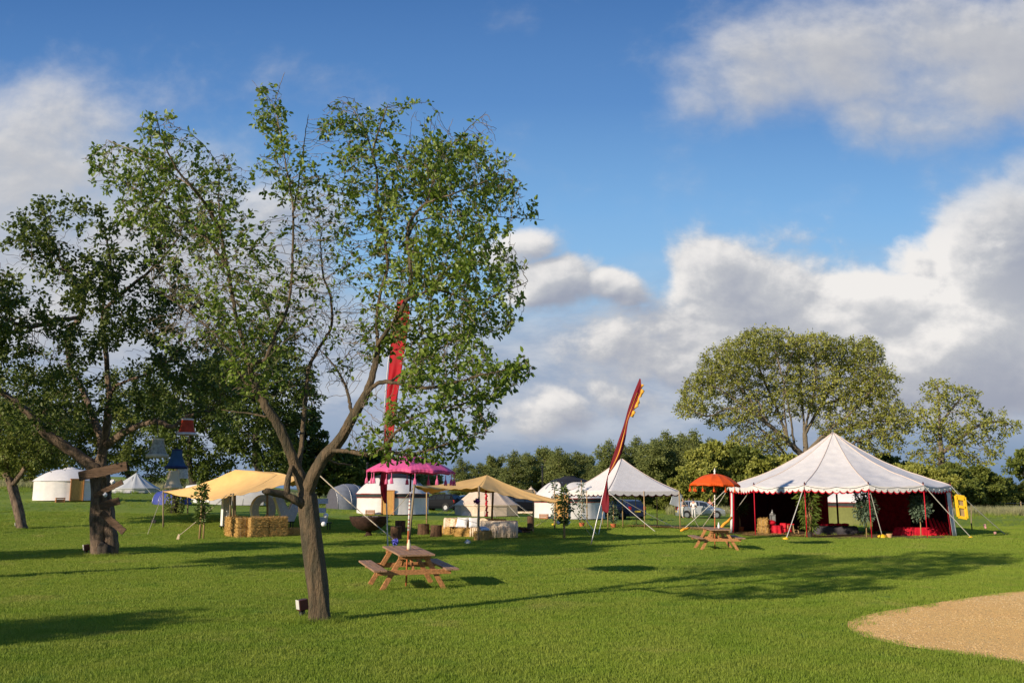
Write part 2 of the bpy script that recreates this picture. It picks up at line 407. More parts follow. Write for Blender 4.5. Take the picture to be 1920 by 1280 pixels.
def grass_field(name, pts, scl, tuftob, label, cat):
    me = bpy.data.meshes.new(name); me.from_pydata([tuple(p) for p in pts], [], [])
    at = me.attributes.new('scl', 'FLOAT', 'POINT'); at.data.foreach_set('value', list(scl))
    o = bpy.data.objects.new(name, me); col.objects.link(o); tag(o, label, cat, kind='stuff')
    g = bpy.data.node_groups.new(name, 'GeometryNodeTree')
    g.interface.new_socket('Geometry', in_out='INPUT', socket_type='NodeSocketGeometry'); g.interface.new_socket('Geometry', in_out='OUTPUT', socket_type='NodeSocketGeometry')
    gi, go = NN(g, 'NodeGroupInput'), NN(g, 'NodeGroupOutput')
    ip = NN(g, 'GeometryNodeInstanceOnPoints'); oi = NN(g, 'GeometryNodeObjectInfo'); oi.inputs[0].default_value = tuftob
    rv = NN(g, 'FunctionNodeRandomValue', data_type='FLOAT_VECTOR'); rv.inputs[0].default_value = (-.08, -.08, 0); rv.inputs[1].default_value = (.08, .08, 6.283)
    na = NN(g, 'GeometryNodeInputNamedAttribute', data_type='FLOAT'); na.inputs[0].default_value = 'scl'
    g.links.new(gi.outputs[0], ip.inputs['Points']); g.links.new(oi.outputs['Geometry'], ip.inputs['Instance'])
    g.links.new(rv.outputs[0], ip.inputs['Rotation']); g.links.new(na.outputs[0], ip.inputs['Scale']); g.links.new(ip.outputs[0], go.inputs[0])
    md = o.modifiers.new('g', 'NODES'); md.node_group = g; return o
def grass_mat(name, a, b_, c, d):
    m = bpy.data.materials.new(name); m.use_nodes = True; t = m.node_tree; b = t.nodes['Principled BSDF']; b.inputs['Roughness'].default_value = .55
    b.inputs['Specular IOR Level'].default_value = .25
    g = NN(t, 'ShaderNodeNewGeometry'); P = g.outputs['Position']
    k = sstep(t, noi(t, P, .12, 4), .35, .65); cl = MIX(t, k, a, b_); cl = MIX(t, M(t, 'MULTIPLY', sstep(t, noi(t, P, 1.1, 6), .3, .7), .5), cl, c)
    cl = MIX(t, M(t, 'MULTIPLY', g.outputs['Random Per Island'], .45), cl, d)
    cl = MIX(t, M(t, 'MULTIPLY', sstep(t, noi(t, P, .45, 6, .62, .4), .55, .70), .34), cl, (.46, .38, .13)); cl = MIX(t, M(t, 'MULTIPLY', sstep(t, noi(t, P, .8, 5), .60, .72), .4), cl, (.10, .22, .03))
    t.links.new(cl, b.inputs['Base Color']); tr = NN(t, 'ShaderNodeBsdfTranslucent'); t.links.new(cl, tr.inputs[0])
    mx = NN(t, 'ShaderNodeMixShader'); mx.inputs[0].default_value = .35; t.links.new(b.outputs[0], mx.inputs[1]); t.links.new(tr.outputs[0], mx.inputs[2])
    t.links.new(mx.outputs[0], t.nodes['Material Output'].inputs[0]); return m
GB = grass_mat('grass_blades', (.195, .295, .026), (.28, .375, .038), (.38, .40, .068), (.11, .18, .018))
T1 = tuft('grass_tuft', 110, .22, .022, .052, .006, GB, 1)
T2 = tuft('long_grass_tuft', 60, .25, .10, .34, .010, GB, 2, .8)
rg = np.random.RandomState(11)
def sample(n, d0, d1, hw, pw=1.0):
    t = rg.uniform(0, 1, n); d = (d0**pw+(d1**pw-d0**pw)*t)**(1/pw); return rg.uniform(-hw, hw, n)*d, d
X, Y = sample(46000, 7.5, 60, .72, .55)
k = ~inpoly(X+rg.normal(0, .10, len(X)), Y+rg.normal(0, .13, len(X))); X, Y = X[k], Y[k]
STRAWC = []
for px, py, rx, ry in [(1280,990,1.5,2.2),(1240,988,1.2,1.6),(1330,993,1.6,2.2),(1400,1001,1.8,1.8),(1450,1005,1.6,1.1),(1500,1007,1.3,.6),(1205,988,.9,1.0)]:
    p = G(px, py); STRAWC.append((p.x, p.y, rx, ry))
MCX = GX(1573, 48.6); EXC = STRAWC+[(MCX.x, MCX.y, 5.7, 5.7)]
for cx_, cy_, rx_, ry_ in EXC:
    k = ((X-cx_)/rx_)**2+((Y-cy_)/ry_)**2 > rg.uniform(.5, 1.15, len(X)); X, Y = X[k], Y[k]
pts = [(x, y, terrain(x, y)) for x, y in zip(X, Y)]
grass_field('lawn_grass', pts, (rg.uniform(.75, 1.25, len(X))*(1+np.maximum(0, Y-20)*.02)), T1, 'short mown green lawn grass across the foreground', 'grass')
X, Y = sample(16000, 46, 150, .75, 1.0); 
nn_ = np.array([mn.noise(Vector((x*.12, y*.12, 2))) for x, y in zip(X, Y)]); k = (nn_ > -.05) | (Y > 95); X, Y = X[k], Y[k]
pts = [(x, y, terrain(x, y)) for x, y in zip(X, Y)]
grass_field('meadow_grass', pts, rg.uniform(.4, 1.1, len(X))*(.6+.9*(Y > 90)), T2, 'longer rough meadow grass around and behind the tents', 'grass')

pb = []
for px, py, r0_, n_ in ((598, 1166, .24, 90), (200, 1041, .42, 110), (42, 992, .3, 60), (566, 1158, .1, 14), (690, 1087, .06, 5), (728, 1108, .06, 5), (832, 1104, .06, 5), (306, 990, .08, 8), (1343, 1034, .5, 10)):
    c_ = G(px, py)
    for _ in range(n_): a_ = rg.uniform(0, 6.28); q_ = r0_*rg.uniform(.85, 1.7); pb.append((c_.x+q_*math.cos(a_), c_.y+q_*math.sin(a_), terrain(c_.x, c_.y)))
grass_field('unmown_tufts', pb, rg.uniform(.18, .5, len(pb)), T2, 'unmown grass tufts left standing round the tree feet and table legs', 'grass')
T3 = tuft('seeding_tuft', 50, .35, .35, .95, .022, grass_mat('dry_grass', (.42, .38, .20), (.30, .32, .12), (.55, .50, .34), (.22, .24, .08)), 3, .7)
X1, Y1 = rg.uniform(16, 75, 2600), rg.uniform(93, 108, 2600); X2, Y2 = rg.uniform(-105, -28, 2600), rg.uniform(104, 150, 2600); X = np.concatenate([X1, X2]); Y = np.concatenate([Y1, Y2])
k = (X > 0) & (X < Y*.17) ; X, Y = X[~k], Y[~k]
grass_field('seeding_grass', [(x, y, terrain(x, y)) for x, y in zip(X, Y)], rg.uniform(.6, 1.2, len(X)), T3, 'pale uncut seeding grass along the far field edges', 'grass')

# ---------------------------------------------------------------- trees
BARK = mat('bark', (.27, .19, .13), .9, 0, 9, 1.0, 30, c2=(.09, .065, .045), stretch=(1, 1, .35))
BARK2 = mat('bark_lichen', (.19, .13, .075), .9, 0, 7, 1.0, 22, c2=(.075, .065, .04), stretch=(1, 1, .3), detail=9)
TWIG = mat('twig_bark', (.30, .23, .16), .9, 0, 9, .3, 30, c2=(.14, .11, .075))
BARKD = mat('bark_dark', (.055, .045, .035), .95, .3, 6, .5, 20)
BARKF = mat('bark_far', (.16, .13, .09), .95, .3, 6)
L_MAIN = leafmat('fruit_leaves', (.085, .14, .016), (.18, .26, .03), (.31, .38, .07), .38, .42, .45)
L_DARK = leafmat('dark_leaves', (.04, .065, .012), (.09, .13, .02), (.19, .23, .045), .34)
L_ROW = leafmat('poplar_leaves', (.17, .20, .06), (.24, .275, .08), (.31, .34, .10), .45, .6, patch=.15)
L_ASH = leafmat('ash_leaves', (.19, .205, .035), (.30, .315, .055), (.42, .41, .09), .3, .55, patch=.2)
L_HEDGE = leafmat('hedge_leaves', (.08, .11, .022), (.17, .205, .035), (.27, .30, .06), .38, .6, patch=.2)
def resample(pts, step):
    pts = [Vector(p) for p in pts]; out = [pts[0]]
    # catmull-rom
    P = [pts[0]*2-pts[1]]+pts+[pts[-1]*2-pts[-2]]
    for i in range(1, len(P)-2):
        L = (P[i+1]-P[i]).length; n = max(1, int(round(L/step)))
        for k in range(1, n+1):
            t = k/n; a, b, c, d = P[i-1], P[i], P[i+1], P[i+2]
            out.append(.5*((2*b)+(-a+c)*t+(2*a-5*b+4*c-d)*t*t+(-a+3*b-3*c+d)*t**3))
    return out
def colonize(paths, att, step, di, dk, iters, rs, tropism=(0, 0, .0), jitter=.25):
    N = []; PR = []; colonize.ids = []
    for pth in paths:
        q = resample(pth, step)
        if not N:
            for i, p in enumerate(q): N.append(np.array(p)); PR.append(i-1)
            colonize.ids.append(list(range(len(N))))
        else:
            A = np.array(N); p0 = np.array(q[0]); j = int(np.argmin(((A-p0)**2).sum(1))); last = j
            for i, p in enumerate(q[1:]):
                pv = np.array(p)+rs.normal(0, step*jitter*.25, 3); N.append(pv); PR.append(last); last = len(N)-1
            colonize.ids.append(list(range(len(N)-len(q)+1, len(N))))
    nb = len(N)
    att = np.array(att); best = np.full(len(att), 1e9); bi = np.zeros(len(att), int)
    new0 = 0; cap = 60000
    arr = np.zeros((cap, 3)); arr[:nb] = np.array(N); n = nb; par = np.full(cap, -1); par[:nb] = PR
    trop = np.array(tropism)
    for it in range(iters):
        if new0 < n:
            blk = arr[new0:n]
            for s in range(0, len(blk), 400):
                b = blk[s:s+400]; d = ((att[:, None, :]-b[None])**2).sum(2); m = d.argmin(1); dm = d[np.arange(len(att)), m]
                u_ = dm < best; best[u_] = dm[u_]; bi[u_] = m[u_]+new0+s
        keep = best > dk*dk; att, best, bi = att[keep], best[keep], bi[keep]
        if len(att) == 0: break
        act = best < di*di
        if not act.any(): break
        dirs = att[act]-arr[bi[act]]; dirs /= np.linalg.norm(dirs, axis=1)[:, None]
        uq, inv = np.unique(bi[act], return_inverse=True); sm = np.zeros((len(uq), 3)); np.add.at(sm, inv, dirs)
        ln = np.linalg.norm(sm, axis=1); ok = ln > 1e-6; uq, sm = uq[ok], sm[ok]/ln[ok][:, None]
        sm = sm+trop+rs.normal(0, jitter, sm.shape); sm /= np.linalg.norm(sm, axis=1)[:, None]
        new0 = n; k = len(uq)
        if n+k >= cap: break
        arr[n:n+k] = arr[uq]+sm*step; par[n:n+k] = uq; n += k
    return arr[:n], par[:n]
def radii(par, r0, R0):
    n = len(par); tips = np.ones(n, bool); tips[par[par >= 0]] = False; T = max(3, tips.sum()); e = max(1.6, math.log(T)/math.log(R0/r0))
    acc = np.where(tips, r0**e, 0.0)
    # children always come after their parents except for grafted paths (also after)
    for i in range(n-1, 0, -1):
        p = par[i]
        if p >= 0: acc[p] += acc[i]
    return np.maximum(r0, acc**(1/e)), tips
def tubes(arr, par, rad, flare=0, wob=.0, rmin=0, rmax=99):
    n = len(arr); ch = [[] for _ in range(n)]
    for i in range(n):
        if par[i] >= 0: ch[par[i]].append(i)
    V = []; F = []; stack = [(0, -1)]
    while stack:
        i, p = stack.pop(); chain = [] if p < 0 else [p]; c = i
        while True:
            chain.append(c); cs_ = ch[c]
            if not cs_: break
            m = max(cs_, key=lambda q: rad[q])
            for q in cs_:
                if q != m: stack.append((q, c))
            c = m
        if len(chain) < 2 or rad[chain[1]] < rmin or rad[chain[1]] >= rmax: continue
        rr = [rad[q] for q in chain]
        if p >= 0: rr[0] = rr[1]
        k = 28 if max(rr) > .15 else 14 if max(rr) > .07 else 6 if max(rr) > .03 else 4 if max(rr) > .012 else 3
        P = arr[chain]; b = len(V); prev = None
        for a in range(len(chain)):
            d = P[min(a+1, len(P)-1)]-P[max(a-1, 0)]; d = d/(np.linalg.norm(d)+1e-9)
            x = prev if prev is not None else (np.array((1., 0, 0)) if abs(d[0]) < .9 else np.array((0, 1., 0)))
            x = x-d*x.dot(d); x = x/(np.linalg.norm(x)+1e-9); prev = x; y = np.cross(d, x)
            for j in range(k):
                t = 2*math.pi*j/k; r = rr[a] if a < len(chain)-1 or ch[chain[a]] else rr[a]*.4
                if wob and r > .04:
                    q = P[a]; r *= 1+wob*.6*mn.noise(Vector((q[0]*1.2+math.cos(t)*1.3, q[1]*1.2+math.sin(t)*1.3, q[2]*1.1)))+(.16*mn.noise(Vector((math.cos(t)*3.2+q[0]*.4, math.sin(t)*3.2, q[2]*1.3))) if r > .06 else 0)
                V.append(P[a]+(x*math.cos(t)+y*math.sin(t))*r)
        for a in range(len(chain)-1):
            for j in range(k): q = b+a*k; F.append((q+j, q+(j+1) % k, q+k+(j+1) % k, q+k+j))
    return np.array(V), np.array(F)
def leaves(pos, dirs, size, wr, rs, droop=.2, fold=.18, flat=.5):
    n = len(pos); d = dirs+rs.normal(0, .55, (n, 3)); d[:, 2] -= droop; d /= np.linalg.norm(d, axis=1)[:, None]
    up = rs.normal(0, 1, (n, 3))*(1-flat)+np.array([0, 0, 1])*flat; x = np.cross(d, up); x /= (np.linalg.norm(x, axis=1)[:, None]+1e-6)
    nr = np.cross(x, d); s = size[:, None]; w = s*wr/2
    V = np.stack([pos, pos+d*s*.33+x*w+nr*w*fold, pos+d*s*.72+x*w*.75+nr*w*fold, pos+d*s-nr*s*.08, pos+d*s*.72-x*w*.75+nr*w*fold, pos+d*s*.33-x*w+nr*w*fold], 1)
    F = (np.arange(n)*6)[:, None, None]+np.array([(0,1,2,3),(3,4,5,0)])[None]
    return V.reshape(-1, 3), F.reshape(-1, 4)
def ell_att(els, n, rs, hollow=.0, cut=None):
    """els (cx,cy,cz,rx,ry,rz,weight)"""
    w = np.array([e[6] if len(e) > 6 else e[3]*e[4]*e[5] for e in els]); w = w/w.sum(); out = []
    for e, k in zip(els, (w*n).astype(int)):
        v = rs.normal(0, 1, (k, 3)); v /= np.linalg.norm(v, axis=1)[:, None]; r = (hollow**3+(1-hollow**3)*rs.uniform(0, 1, k))**(1/3)
        out.append(v*r[:, None]*np.array(e[3:6])+np.array(e[:3]))
    return np.concatenate(out)
def make_tree(name, label, cat, paths, att, R0, r0, step, di, dk, leaf, per, lsize, wr, lmat, bmat, seed, group=None, leafy=None, iters=80,
              trop=(0, 0, .1), jitter=.25, thr=2.2, spread=.6, wob=.25, flare=0, droop=.2, root=None, flat=.5, rminf=0, taper=None, clump=0, floors=None, twig=None):
    rs = np.random.RandomState(seed)
    arr, par = colonize(paths, att, step, di, dk, iters, rs, trop, jitter)
    rad, tips = radii(par, r0, R0)
    if taper:
        k = np.clip((arr[:, 2]-arr[0][2]-taper[0])/taper[1], 0, 1); rad = np.maximum(r0, rad*(1-(1-taper[2])*k))
    for li, (ra, rb) in (floors or {}).items():
        ids = colonize.ids[li]
        for q_, i in enumerate(ids): rad[i] = max(rad[i], ra+(rb-ra)*q_/len(ids))
    if flare:
        z0 = arr[0][2]
        for i in range(len(arr)):
            h = arr[i][2]-z0
            if h < .9 and rad[i] > R0*.6: rad[i] *= 1+flare*math.exp(-h/.16)
    base = Vector(arr[0]) if root is None else Vector(root)
    rt = empty(name, base, label, cat, group)
    V, F = tubes(arr, par, rad, wob=wob, rmin=twig[0] if twig else 0); mesh_np('trunk', V, F, bmat, rt, smooth=True)
    if twig: V, F = tubes(arr, par, rad, rmax=twig[0]); mesh_np('twigs', V, F, twig[1], rt)
    if per > 0:
        c = np.where((rad < r0*thr) & (par >= 0))[0]
        pr = (np.array([ss(-.36, -.05, mn.noise(Vector(p_)*clump)) for p_ in arr[c]]) if clump else np.full(len(c), 1.0)) if leafy is None else leafy(arr[c])
        c = c[rs.uniform(0, 1, len(c)) < pr]
        idx = np.repeat(c, per); n = len(idx)
        d = arr[idx]-arr[par[idx]]; d /= (np.linalg.norm(d, axis=1)[:, None]+1e-9)
        off = rs.normal(0, 1, (n, 3)); off /= np.linalg.norm(off, axis=1)[:, None]; off *= rs.uniform(.1, 1, n)[:, None]*spread
        V, F = leaves(arr[idx]+off*1.0, d*.4+off/(spread+1e-6)*.8, lsize*rs.uniform(.6, 1.25, n), wr, rs, droop, flat=flat)
        mesh_np('crown', V, F, lmat, rt)
    open('/tmp/dbg.txt', 'a').write('%s %s %s\n' % (name, len(arr), 0 if per == 0 else len(F)//2)) if 0 else None
    print(name, 'nodes', len(arr), 'tips', int(tips.sum()), 'leaves', 0 if per == 0 else len(F)//2)
    return rt
def PW(l, d0):
    """trace of a limb: (px, py, depth offset)"""
    return [W(q[0], q[1], d0+(q[2] if len(q) > 2 else 0)) for q in l]

# --- main fruit tree
D = 14.75
base = G(598, 1166); D = base.y
limbs = [
 [(598,1170,0),(596,1120,0),(590,1060,0),(584,1000,0),(577,955,0),(573,925,0)],
 [(573,925,0),(560,890,0),(545,850,-.1),(520,795,-.2),(497,760,-.3),(478,722,-.3),(472,686,-.4),(500,672,-.6),(522,650,-.8),(565,617,-1.1),(592,607,-1.4)],
 [(497,760,-.3),(470,728,0),(451,703,.1),(438,672,.2),(420,645,.4),(385,610,.8),(340,575,1.2),(300,548,1.5)],
 [(478,722,-.3),(458,650,.1),(442,590,.2),(430,520,.2),(414,432,.1),(410,366,-.1),(409,312,-.3),(385,275,-.5),(356,248,-.6)],
 [(425,500,.2),(405,470,.5),(380,440,.7),(330,398,.9),(279,371,1.0),(215,330,1.2),(159,297,1.3)],
 [(414,432,.1),(390,390,-.2),(361,352,-.6),(330,315,-.8),(305,262,-1.0),(292,215,-1.1)],
 [(361,352,-.6),(300,310,-.3),(250,283,-.2),(200,262,.1)],
 [(500,672,-.6),(520,620,-.5),(537,583,-.4),(546,531,-.2),(549,470,0),(549,386,.2),(538,320,.3),(528,262,.3),(514,198,.4),(492,172,.4),(472,150,.5)],
 [(514,198,.4),(522,170,.3),(534,134,.2)],
 [(549,400,.2),(562,330,.5),(570,270,.7),(578,214,.8)],
 [(559,885,0),(566,824,.3),(571,765,.5),(577,703,.7),(587,672,.8),(610,634,1.0),(622,608,1.1),(620,560,1.2),(606,514,1.2),(600,450,1.3)],
 [(573,925,0),(582,900,-.1),(606,858,-.2),(636,826,-.3),(661,782,-.4),(685,741,-.5),(700,700,-.5),(708,652,-.4),(706,600,-.3),(714,548,-.2),(726,500,0),(721,448,.1),(709,386,.2),(706,320,.3),(690,262,.4),(662,205,.5),(640,188,.6)],
 [(706,650,-.5),(725,620,-.7),(748,590,-.9),(766,560,-1.0),(812,545,-1.1),(850,552,-1.1),(890,566,-1.2),(950,545,-1.3),(990,528,-1.3)],
 [(766,560,-1.0),(770,510,-.7),(764,450,-.6),(770,415,-.6),(799,382,-.7),(856,361,-.8),(924,336,-.9),(975,338,-1.0)],
 [(764,450,-.6),(784,415,-.4),(840,407,-.3),(893,404,-.2),(960,408,-.1),(1022,412,0)],
 [(706,320,.3),(735,300,.5),(771,289,.7),(827,270,.9),(842,240,1.0),(850,222,1.0)],
 [(799,382,-.7),(815,330,-.2),(830,290,.2),(862,257,.4),(890,230,.4),(912,210,.5)],
 [(706,320,.3),(700,285,0),(712,240,-.2),(728,196,-.3)],
 [(685,741,-.5),(704,722,-.8),(730,716,-1.0),(795,727,-1.4),(847,718,-1.7),(915,700,-1.9),(970,690,-2.0),(1000,690,-2.0)],
 [(730,716,-1.0),(800,670,-.2),(850,640,.2),(910,625,.5),(960,610,.6)],
 [(847,718,-1.7),(880,750,-1.9),(910,790,-2.0),(905,825,-2.0)],
 [(620,844,-.25),(654,846,-.6),(692,852,-.9),(716,841,-1.1),(744,808,-1.3),(790,775,-1.5),(850,760,-1.7),(920,745,-1.8)],
 [(716,841,-1.1),(745,850,-1.3),(778,852,-1.5),(820,838,-1.7),(870,825,-1.8)],
 [(661,782,-.4),(650,730,.4),(630,690,.9),(600,655,1.2)],
 [(575,950,0),(556,938,-.2),(535,928,-.3),(505,922,-.5),(492,921,-.6)],
 [(537,926,-.3),(540,900,-.25),(547,870,-.1)],
 [(503,782,-.2),(470,775,.0),(440,772,.2),(415,768,.4)],
 [(608,858,-.2),(630,868,.3),(665,872,.7)],
]
# crown ellipses in photo bearings: (px, py, rx, ry, depth offset, depth half, weight)
E = [(850,330,130,70,-.3,1.3,6.5),(770,250,90,60,.3,1.0,2.2),(650,240,55,60,.5,.8,3),(690,350,90,70,.2,1.2,5),(505,210,35,60,.4,.5,2.2),(545,330,70,80,.3,1.0,4.5),
     (860,470,120,70,-.6,1.3,6),(900,560,90,80,-.9,1.2,5),(820,600,110,90,-.4,1.3,5),(860,700,120,70,-1.5,1.1,7),(830,780,110,70,-1.6,1.1,6),(950,700,50,40,-1.9,.6,1.5),(950,395,75,30,-.2,.4,.9),
     (310,270,60,60,-.8,.7,3),(240,320,90,45,.6,.9,4),(320,400,100,70,.6,1.2,5),(410,340,60,60,-.1,.8,3),(430,470,90,90,.1,1.2,5),(340,520,80,60,1.0,.9,3),
     (470,600,100,80,0,1.2,5),(560,560,110,130,.5,1.3,7),(640,500,110,150,.6,1.2,7),(630,650,80,90,.8,1.0,2.5),(590,430,90,100,.6,1.0,5),(390,620,60,50,.8,.7,1.5),(570,740,50,60,.5,.6,.7),(700,800,60,50,-.9,.6,1.0),(470,700,60,50,-.3,.6,1.5),(900,250,40,45,.4,.4,.9),(760,430,90,110,0,1.0,3),(760,560,70,80,-.4,1.0,3.5),(700,620,60,80,0,.9,2),(430,560,110,90,.3,1.1,4),(330,620,60,40,1.0,.7,1.2),(945,500,50,42,-1.0,.6,2.2),(960,350,45,30,-.9,.5,1.2),(975,690,30,28,-2.0,.4,.8),(785,845,100,26,-1.5,.6,2.6)]
rs = np.random.RandomState(5); els = []
for px, py, rx, ry, do, dh, w in E:
    p = W(px, py, D+do); k = (D+do)/FPX; els.append((p.x, p.y, p.z, rx*k, dh, ry*k, w))
att = ell_att(els, 34000, rs)
att = att[np.array([mn.noise(Vector(q_)*1.3) > -.28 for q_ in att])]
LF = [(850,340,150,90,1),(680,250,110,70,.8),(505,215,60,80,.8),(860,500,150,100,.9),(870,720,150,130,1),(800,640,120,90,.8),(280,330,160,100,.8),(430,400,110,90,.6),(540,330,90,60,.45),(460,560,110,110,.4),(340,500,110,70,.3),(480,680,60,60,.8),(720,400,110,90,.75),(760,520,80,80,.55),(945,500,60,60,.85),(965,350,50,40,.9),(785,845,110,40,.95),(400,300,60,50,.4),(950,400,80,50,.5)]
lfw = [(W(a, b, D), c*D/FPX, d*D/FPX, w) for a, b, c, d, w in LF]
def leafy(P):
    v = np.zeros(len(P))+.10
    for c, a, b, w in lfw: v = np.maximum(v, w*np.exp(-((P[:, 0]-c.x)/a)**4-((P[:, 2]-c.z)/b)**4))
    nz = np.array([mn.noise(Vector(p)*3.4) for p in P]); return v*np.clip(.30+nz*2.4, .02, .72)
make_tree('fruit_tree', 'largest fruit tree, nearest the camera, with forked trunk and many bare grey twigs', 'tree', [PW(l, D) for l in limbs], att, .168, .0050, .066, .8, .098,
          None, 6, .092, .58, L_MAIN, BARK2, 21, leafy=leafy, iters=90, trop=(0, 0, .12), jitter=.27, thr=1.12, spread=.085, flare=.35, wob=.5, taper=(1.5, 3.2, .40), twig=(.017, TWIG),
          floors={24: (.072, .05), 25: (.06, .04), 10: (.05, .012), 23: (.035, .01), 26: (.02, .006), 27: (.03, .008), 4: (.035, .008), 5: (.035, .006), 14: (.02, .005), 9: (.02, .006), 17: (.02, .006), 6: (.012, .005)})
# --- second orchard tree (dense, left)
D = 28.5; b0 = G(200, 1041); D = b0.y
limbs = [
 [(188,1041,0),(187,1000,0),(185,940,0),(184,880,0)],
 [(186,880,0),(172,872,-.1),(138,848,-.3),(86,810,-.6),(52,772,-.9),(10,740,-1.2),(-40,700,-1.5)],
 [(186,880,0),(188,824,.1),(165,755,.3),(148,720,.4),(131,686,.2),(127,624,-.4),(150,595,-1.6),(160,540,-2.8),(120,500,-4.2),(90,440,-5.4)],
 [(150,595,-1.6),(103,600,-2.6),(60,612,-3.8),(34,608,-4.6),(-10,590,-5.6)],
 [(188,870,0),(200,800,-.3),(206,755,-.4),(215,725,-.5),(258,707,-.8),(300,690,-1.0),(340,650,-1.2)],
 [(206,755,-.4),(200,680,-.6),(193,583,-2.0),(200,520,-3.2),(206,480,-4.2),(190,410,-5.0)],
 [(193,583,-2.0),(240,540,-3.0),(290,500,-3.6),(340,440,-4.0)],
 [(195,840,0),(213,824,-.4),(247,803,-.9),(292,790,-1.4),(323,800,-1.7),(350,780,-1.9),(390,770,-2.0)],
 [(131,686,.4),(80,660,1),(40,680,1.4),(0,700,1.7)],
]
limbs.append([(213,1041,0),(209,1005,0),(203,960,0),(198,915,0),(193,870,0)])
E = [(120,440,110,80,-5.6,1.2,6),(60,520,110,90,-6.0,1.3,7),(200,470,110,100,-5.0,1.3,6),(330,440,110,80,-4.0,1.2,4),(250,560,130,90,-3.8,1.4,6),(60,640,120,90,-4.6,1.6,6),(150,680,120,60,-2.4,1.6,4),(340,640,120,90,-2.6,1.5,7),(300,730,110,60,-.8,1.6,4.5),
     (430,700,60,90,-1.0,1.4,3),(60,750,110,60,-2.0,1.6,5),(-40,600,80,150,-6.4,1.4,5),(400,790,60,40,-1.8,1.0,1.8),(120,760,80,60,.5,1.4,2.5)]
rs = np.random.RandomState(8); els = []
def pxels(E, D):
    o = []
    for px, py, rx, ry, do, dh, w in E:
        p = W(px, py, D+do); k = (D+do)/FPX; o.append((p.x, p.y, p.z, rx*k, dh, ry*k, w))
    return o
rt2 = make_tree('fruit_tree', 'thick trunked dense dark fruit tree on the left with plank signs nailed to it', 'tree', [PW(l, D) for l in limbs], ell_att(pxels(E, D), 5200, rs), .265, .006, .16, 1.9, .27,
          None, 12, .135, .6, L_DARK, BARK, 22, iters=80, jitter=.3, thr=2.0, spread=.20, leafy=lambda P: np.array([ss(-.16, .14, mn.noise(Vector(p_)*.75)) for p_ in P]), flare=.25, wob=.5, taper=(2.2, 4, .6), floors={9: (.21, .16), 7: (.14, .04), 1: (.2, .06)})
mb = MB(); c = b0+Vector((.02, -.30, 0))
for dx, hgt in ((-.06, .42), (.06, .3)): mb.ball(c+Vector((dx, .02, hgt*.55)), .17, 10, 1.6, .2)
mb.build('hollow', BARKD, rt2, smooth=True)

# --- small leaning tree at the far left
D = G(40, 992).y
limbs = [[(42,992,0),(36,960,0),(26,925,0),(18,900,0),(10,860,0),(0,820,0)],[(22,910,0),(38,890,-.3),(60,860,-.5),(90,830,-.7)],[(18,900,0),(-20,850,.4),(-60,810,.6)]]
E = [(20,800,90,60,0,2,5),(80,840,60,45,-.4,1.6,4),(-60,790,90,70,.4,2,4),(110,800,40,40,-.3,1.2,1.5),(20,860,80,30,0,1.5,2)]
make_tree('fruit_tree', 'small leaning fruit tree at the left edge with low leafy crown', 'tree', [PW(l, D) for l in limbs], ell_att(pxels(E, D), 1100, rs), .27, .008, .2, 2.2, .34,
          None, 22, .15, .6, L_HEDGE, BARK, 23, thr=2, spread=.36, flare=.3, wob=.5)

# --- dark trees behind the yellow canopies
def bushy(px, d, crown_py, top_py, hw_px, label, lm, seed, n=900, per=26, ls=.22, group='dark trees standing behind the tents on the left', trunk=.3, low=None, name='broadleaf_tree', cat='tree', dh=None, bark=BARKD, step=None, spread=None):
    b = GX(px, d); k = d/FPX; zt = W(px, top_py, d).z; zl = W(px, crown_py, d).z; H = zt-zl; hw = hw_px*k; rs = np.random.RandomState(seed)
    dh = hw if dh is None else dh
    els = []
    for i in range(9):
        f = (i+.5)/9; a = i*2.4; r = math.sin(math.pi*(.18+.72*f))**.7; q = .45*r
        els.append((b.x+math.cos(a)*q*hw, d+math.sin(a)*q*dh, zl+H*(.1+.82*f), hw*r*.62, dh*r*.6, H*.2, r*r+.15))
    st = step or max(.22, H/30); sp_ = spread or st*1.4
    zt0 = min(zt-H*.2, b.z+(zt-b.z)*.62)
    p = [[b, b+Vector((.04*H, 0, (zl-b.z)*.5)), Vector((b.x-.02*H, d, zl+.15*H)), Vector((b.x+.03*H, d, zt-.25*H))]]
    return make_tree(name, label, cat, p, ell_att(els, n, rs), trunk, .012, st, st*12, st*1.6, None, per, ls, .65, lm, bark, seed, group=group, thr=2.0, spread=sp_, wob=.3, flare=.2, clump=.35)
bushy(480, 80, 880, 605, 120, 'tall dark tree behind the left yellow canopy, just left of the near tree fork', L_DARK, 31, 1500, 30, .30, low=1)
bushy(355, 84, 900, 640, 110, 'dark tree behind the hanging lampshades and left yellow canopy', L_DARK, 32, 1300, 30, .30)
bushy(240, 122, 905, 690, 100, 'mid green tree between the left yurt and the grey bell tent', L_HEDGE, 33, 1100, 28, .34)
bushy(60, 118, 915, 700, 130, 'mid green tree behind the white yurt at far left', L_HEDGE, 34, 1100, 28, .38)
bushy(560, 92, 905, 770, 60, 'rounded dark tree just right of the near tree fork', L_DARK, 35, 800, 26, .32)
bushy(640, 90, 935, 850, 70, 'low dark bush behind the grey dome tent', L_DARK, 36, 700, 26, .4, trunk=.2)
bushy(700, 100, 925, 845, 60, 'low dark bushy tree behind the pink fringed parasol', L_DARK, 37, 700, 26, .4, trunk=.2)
bushy(780, 104, 925, 880, 50, 'low green bush right of the pink fringed parasol', L_ROW, 38, 500, 26, .4, trunk=.2)
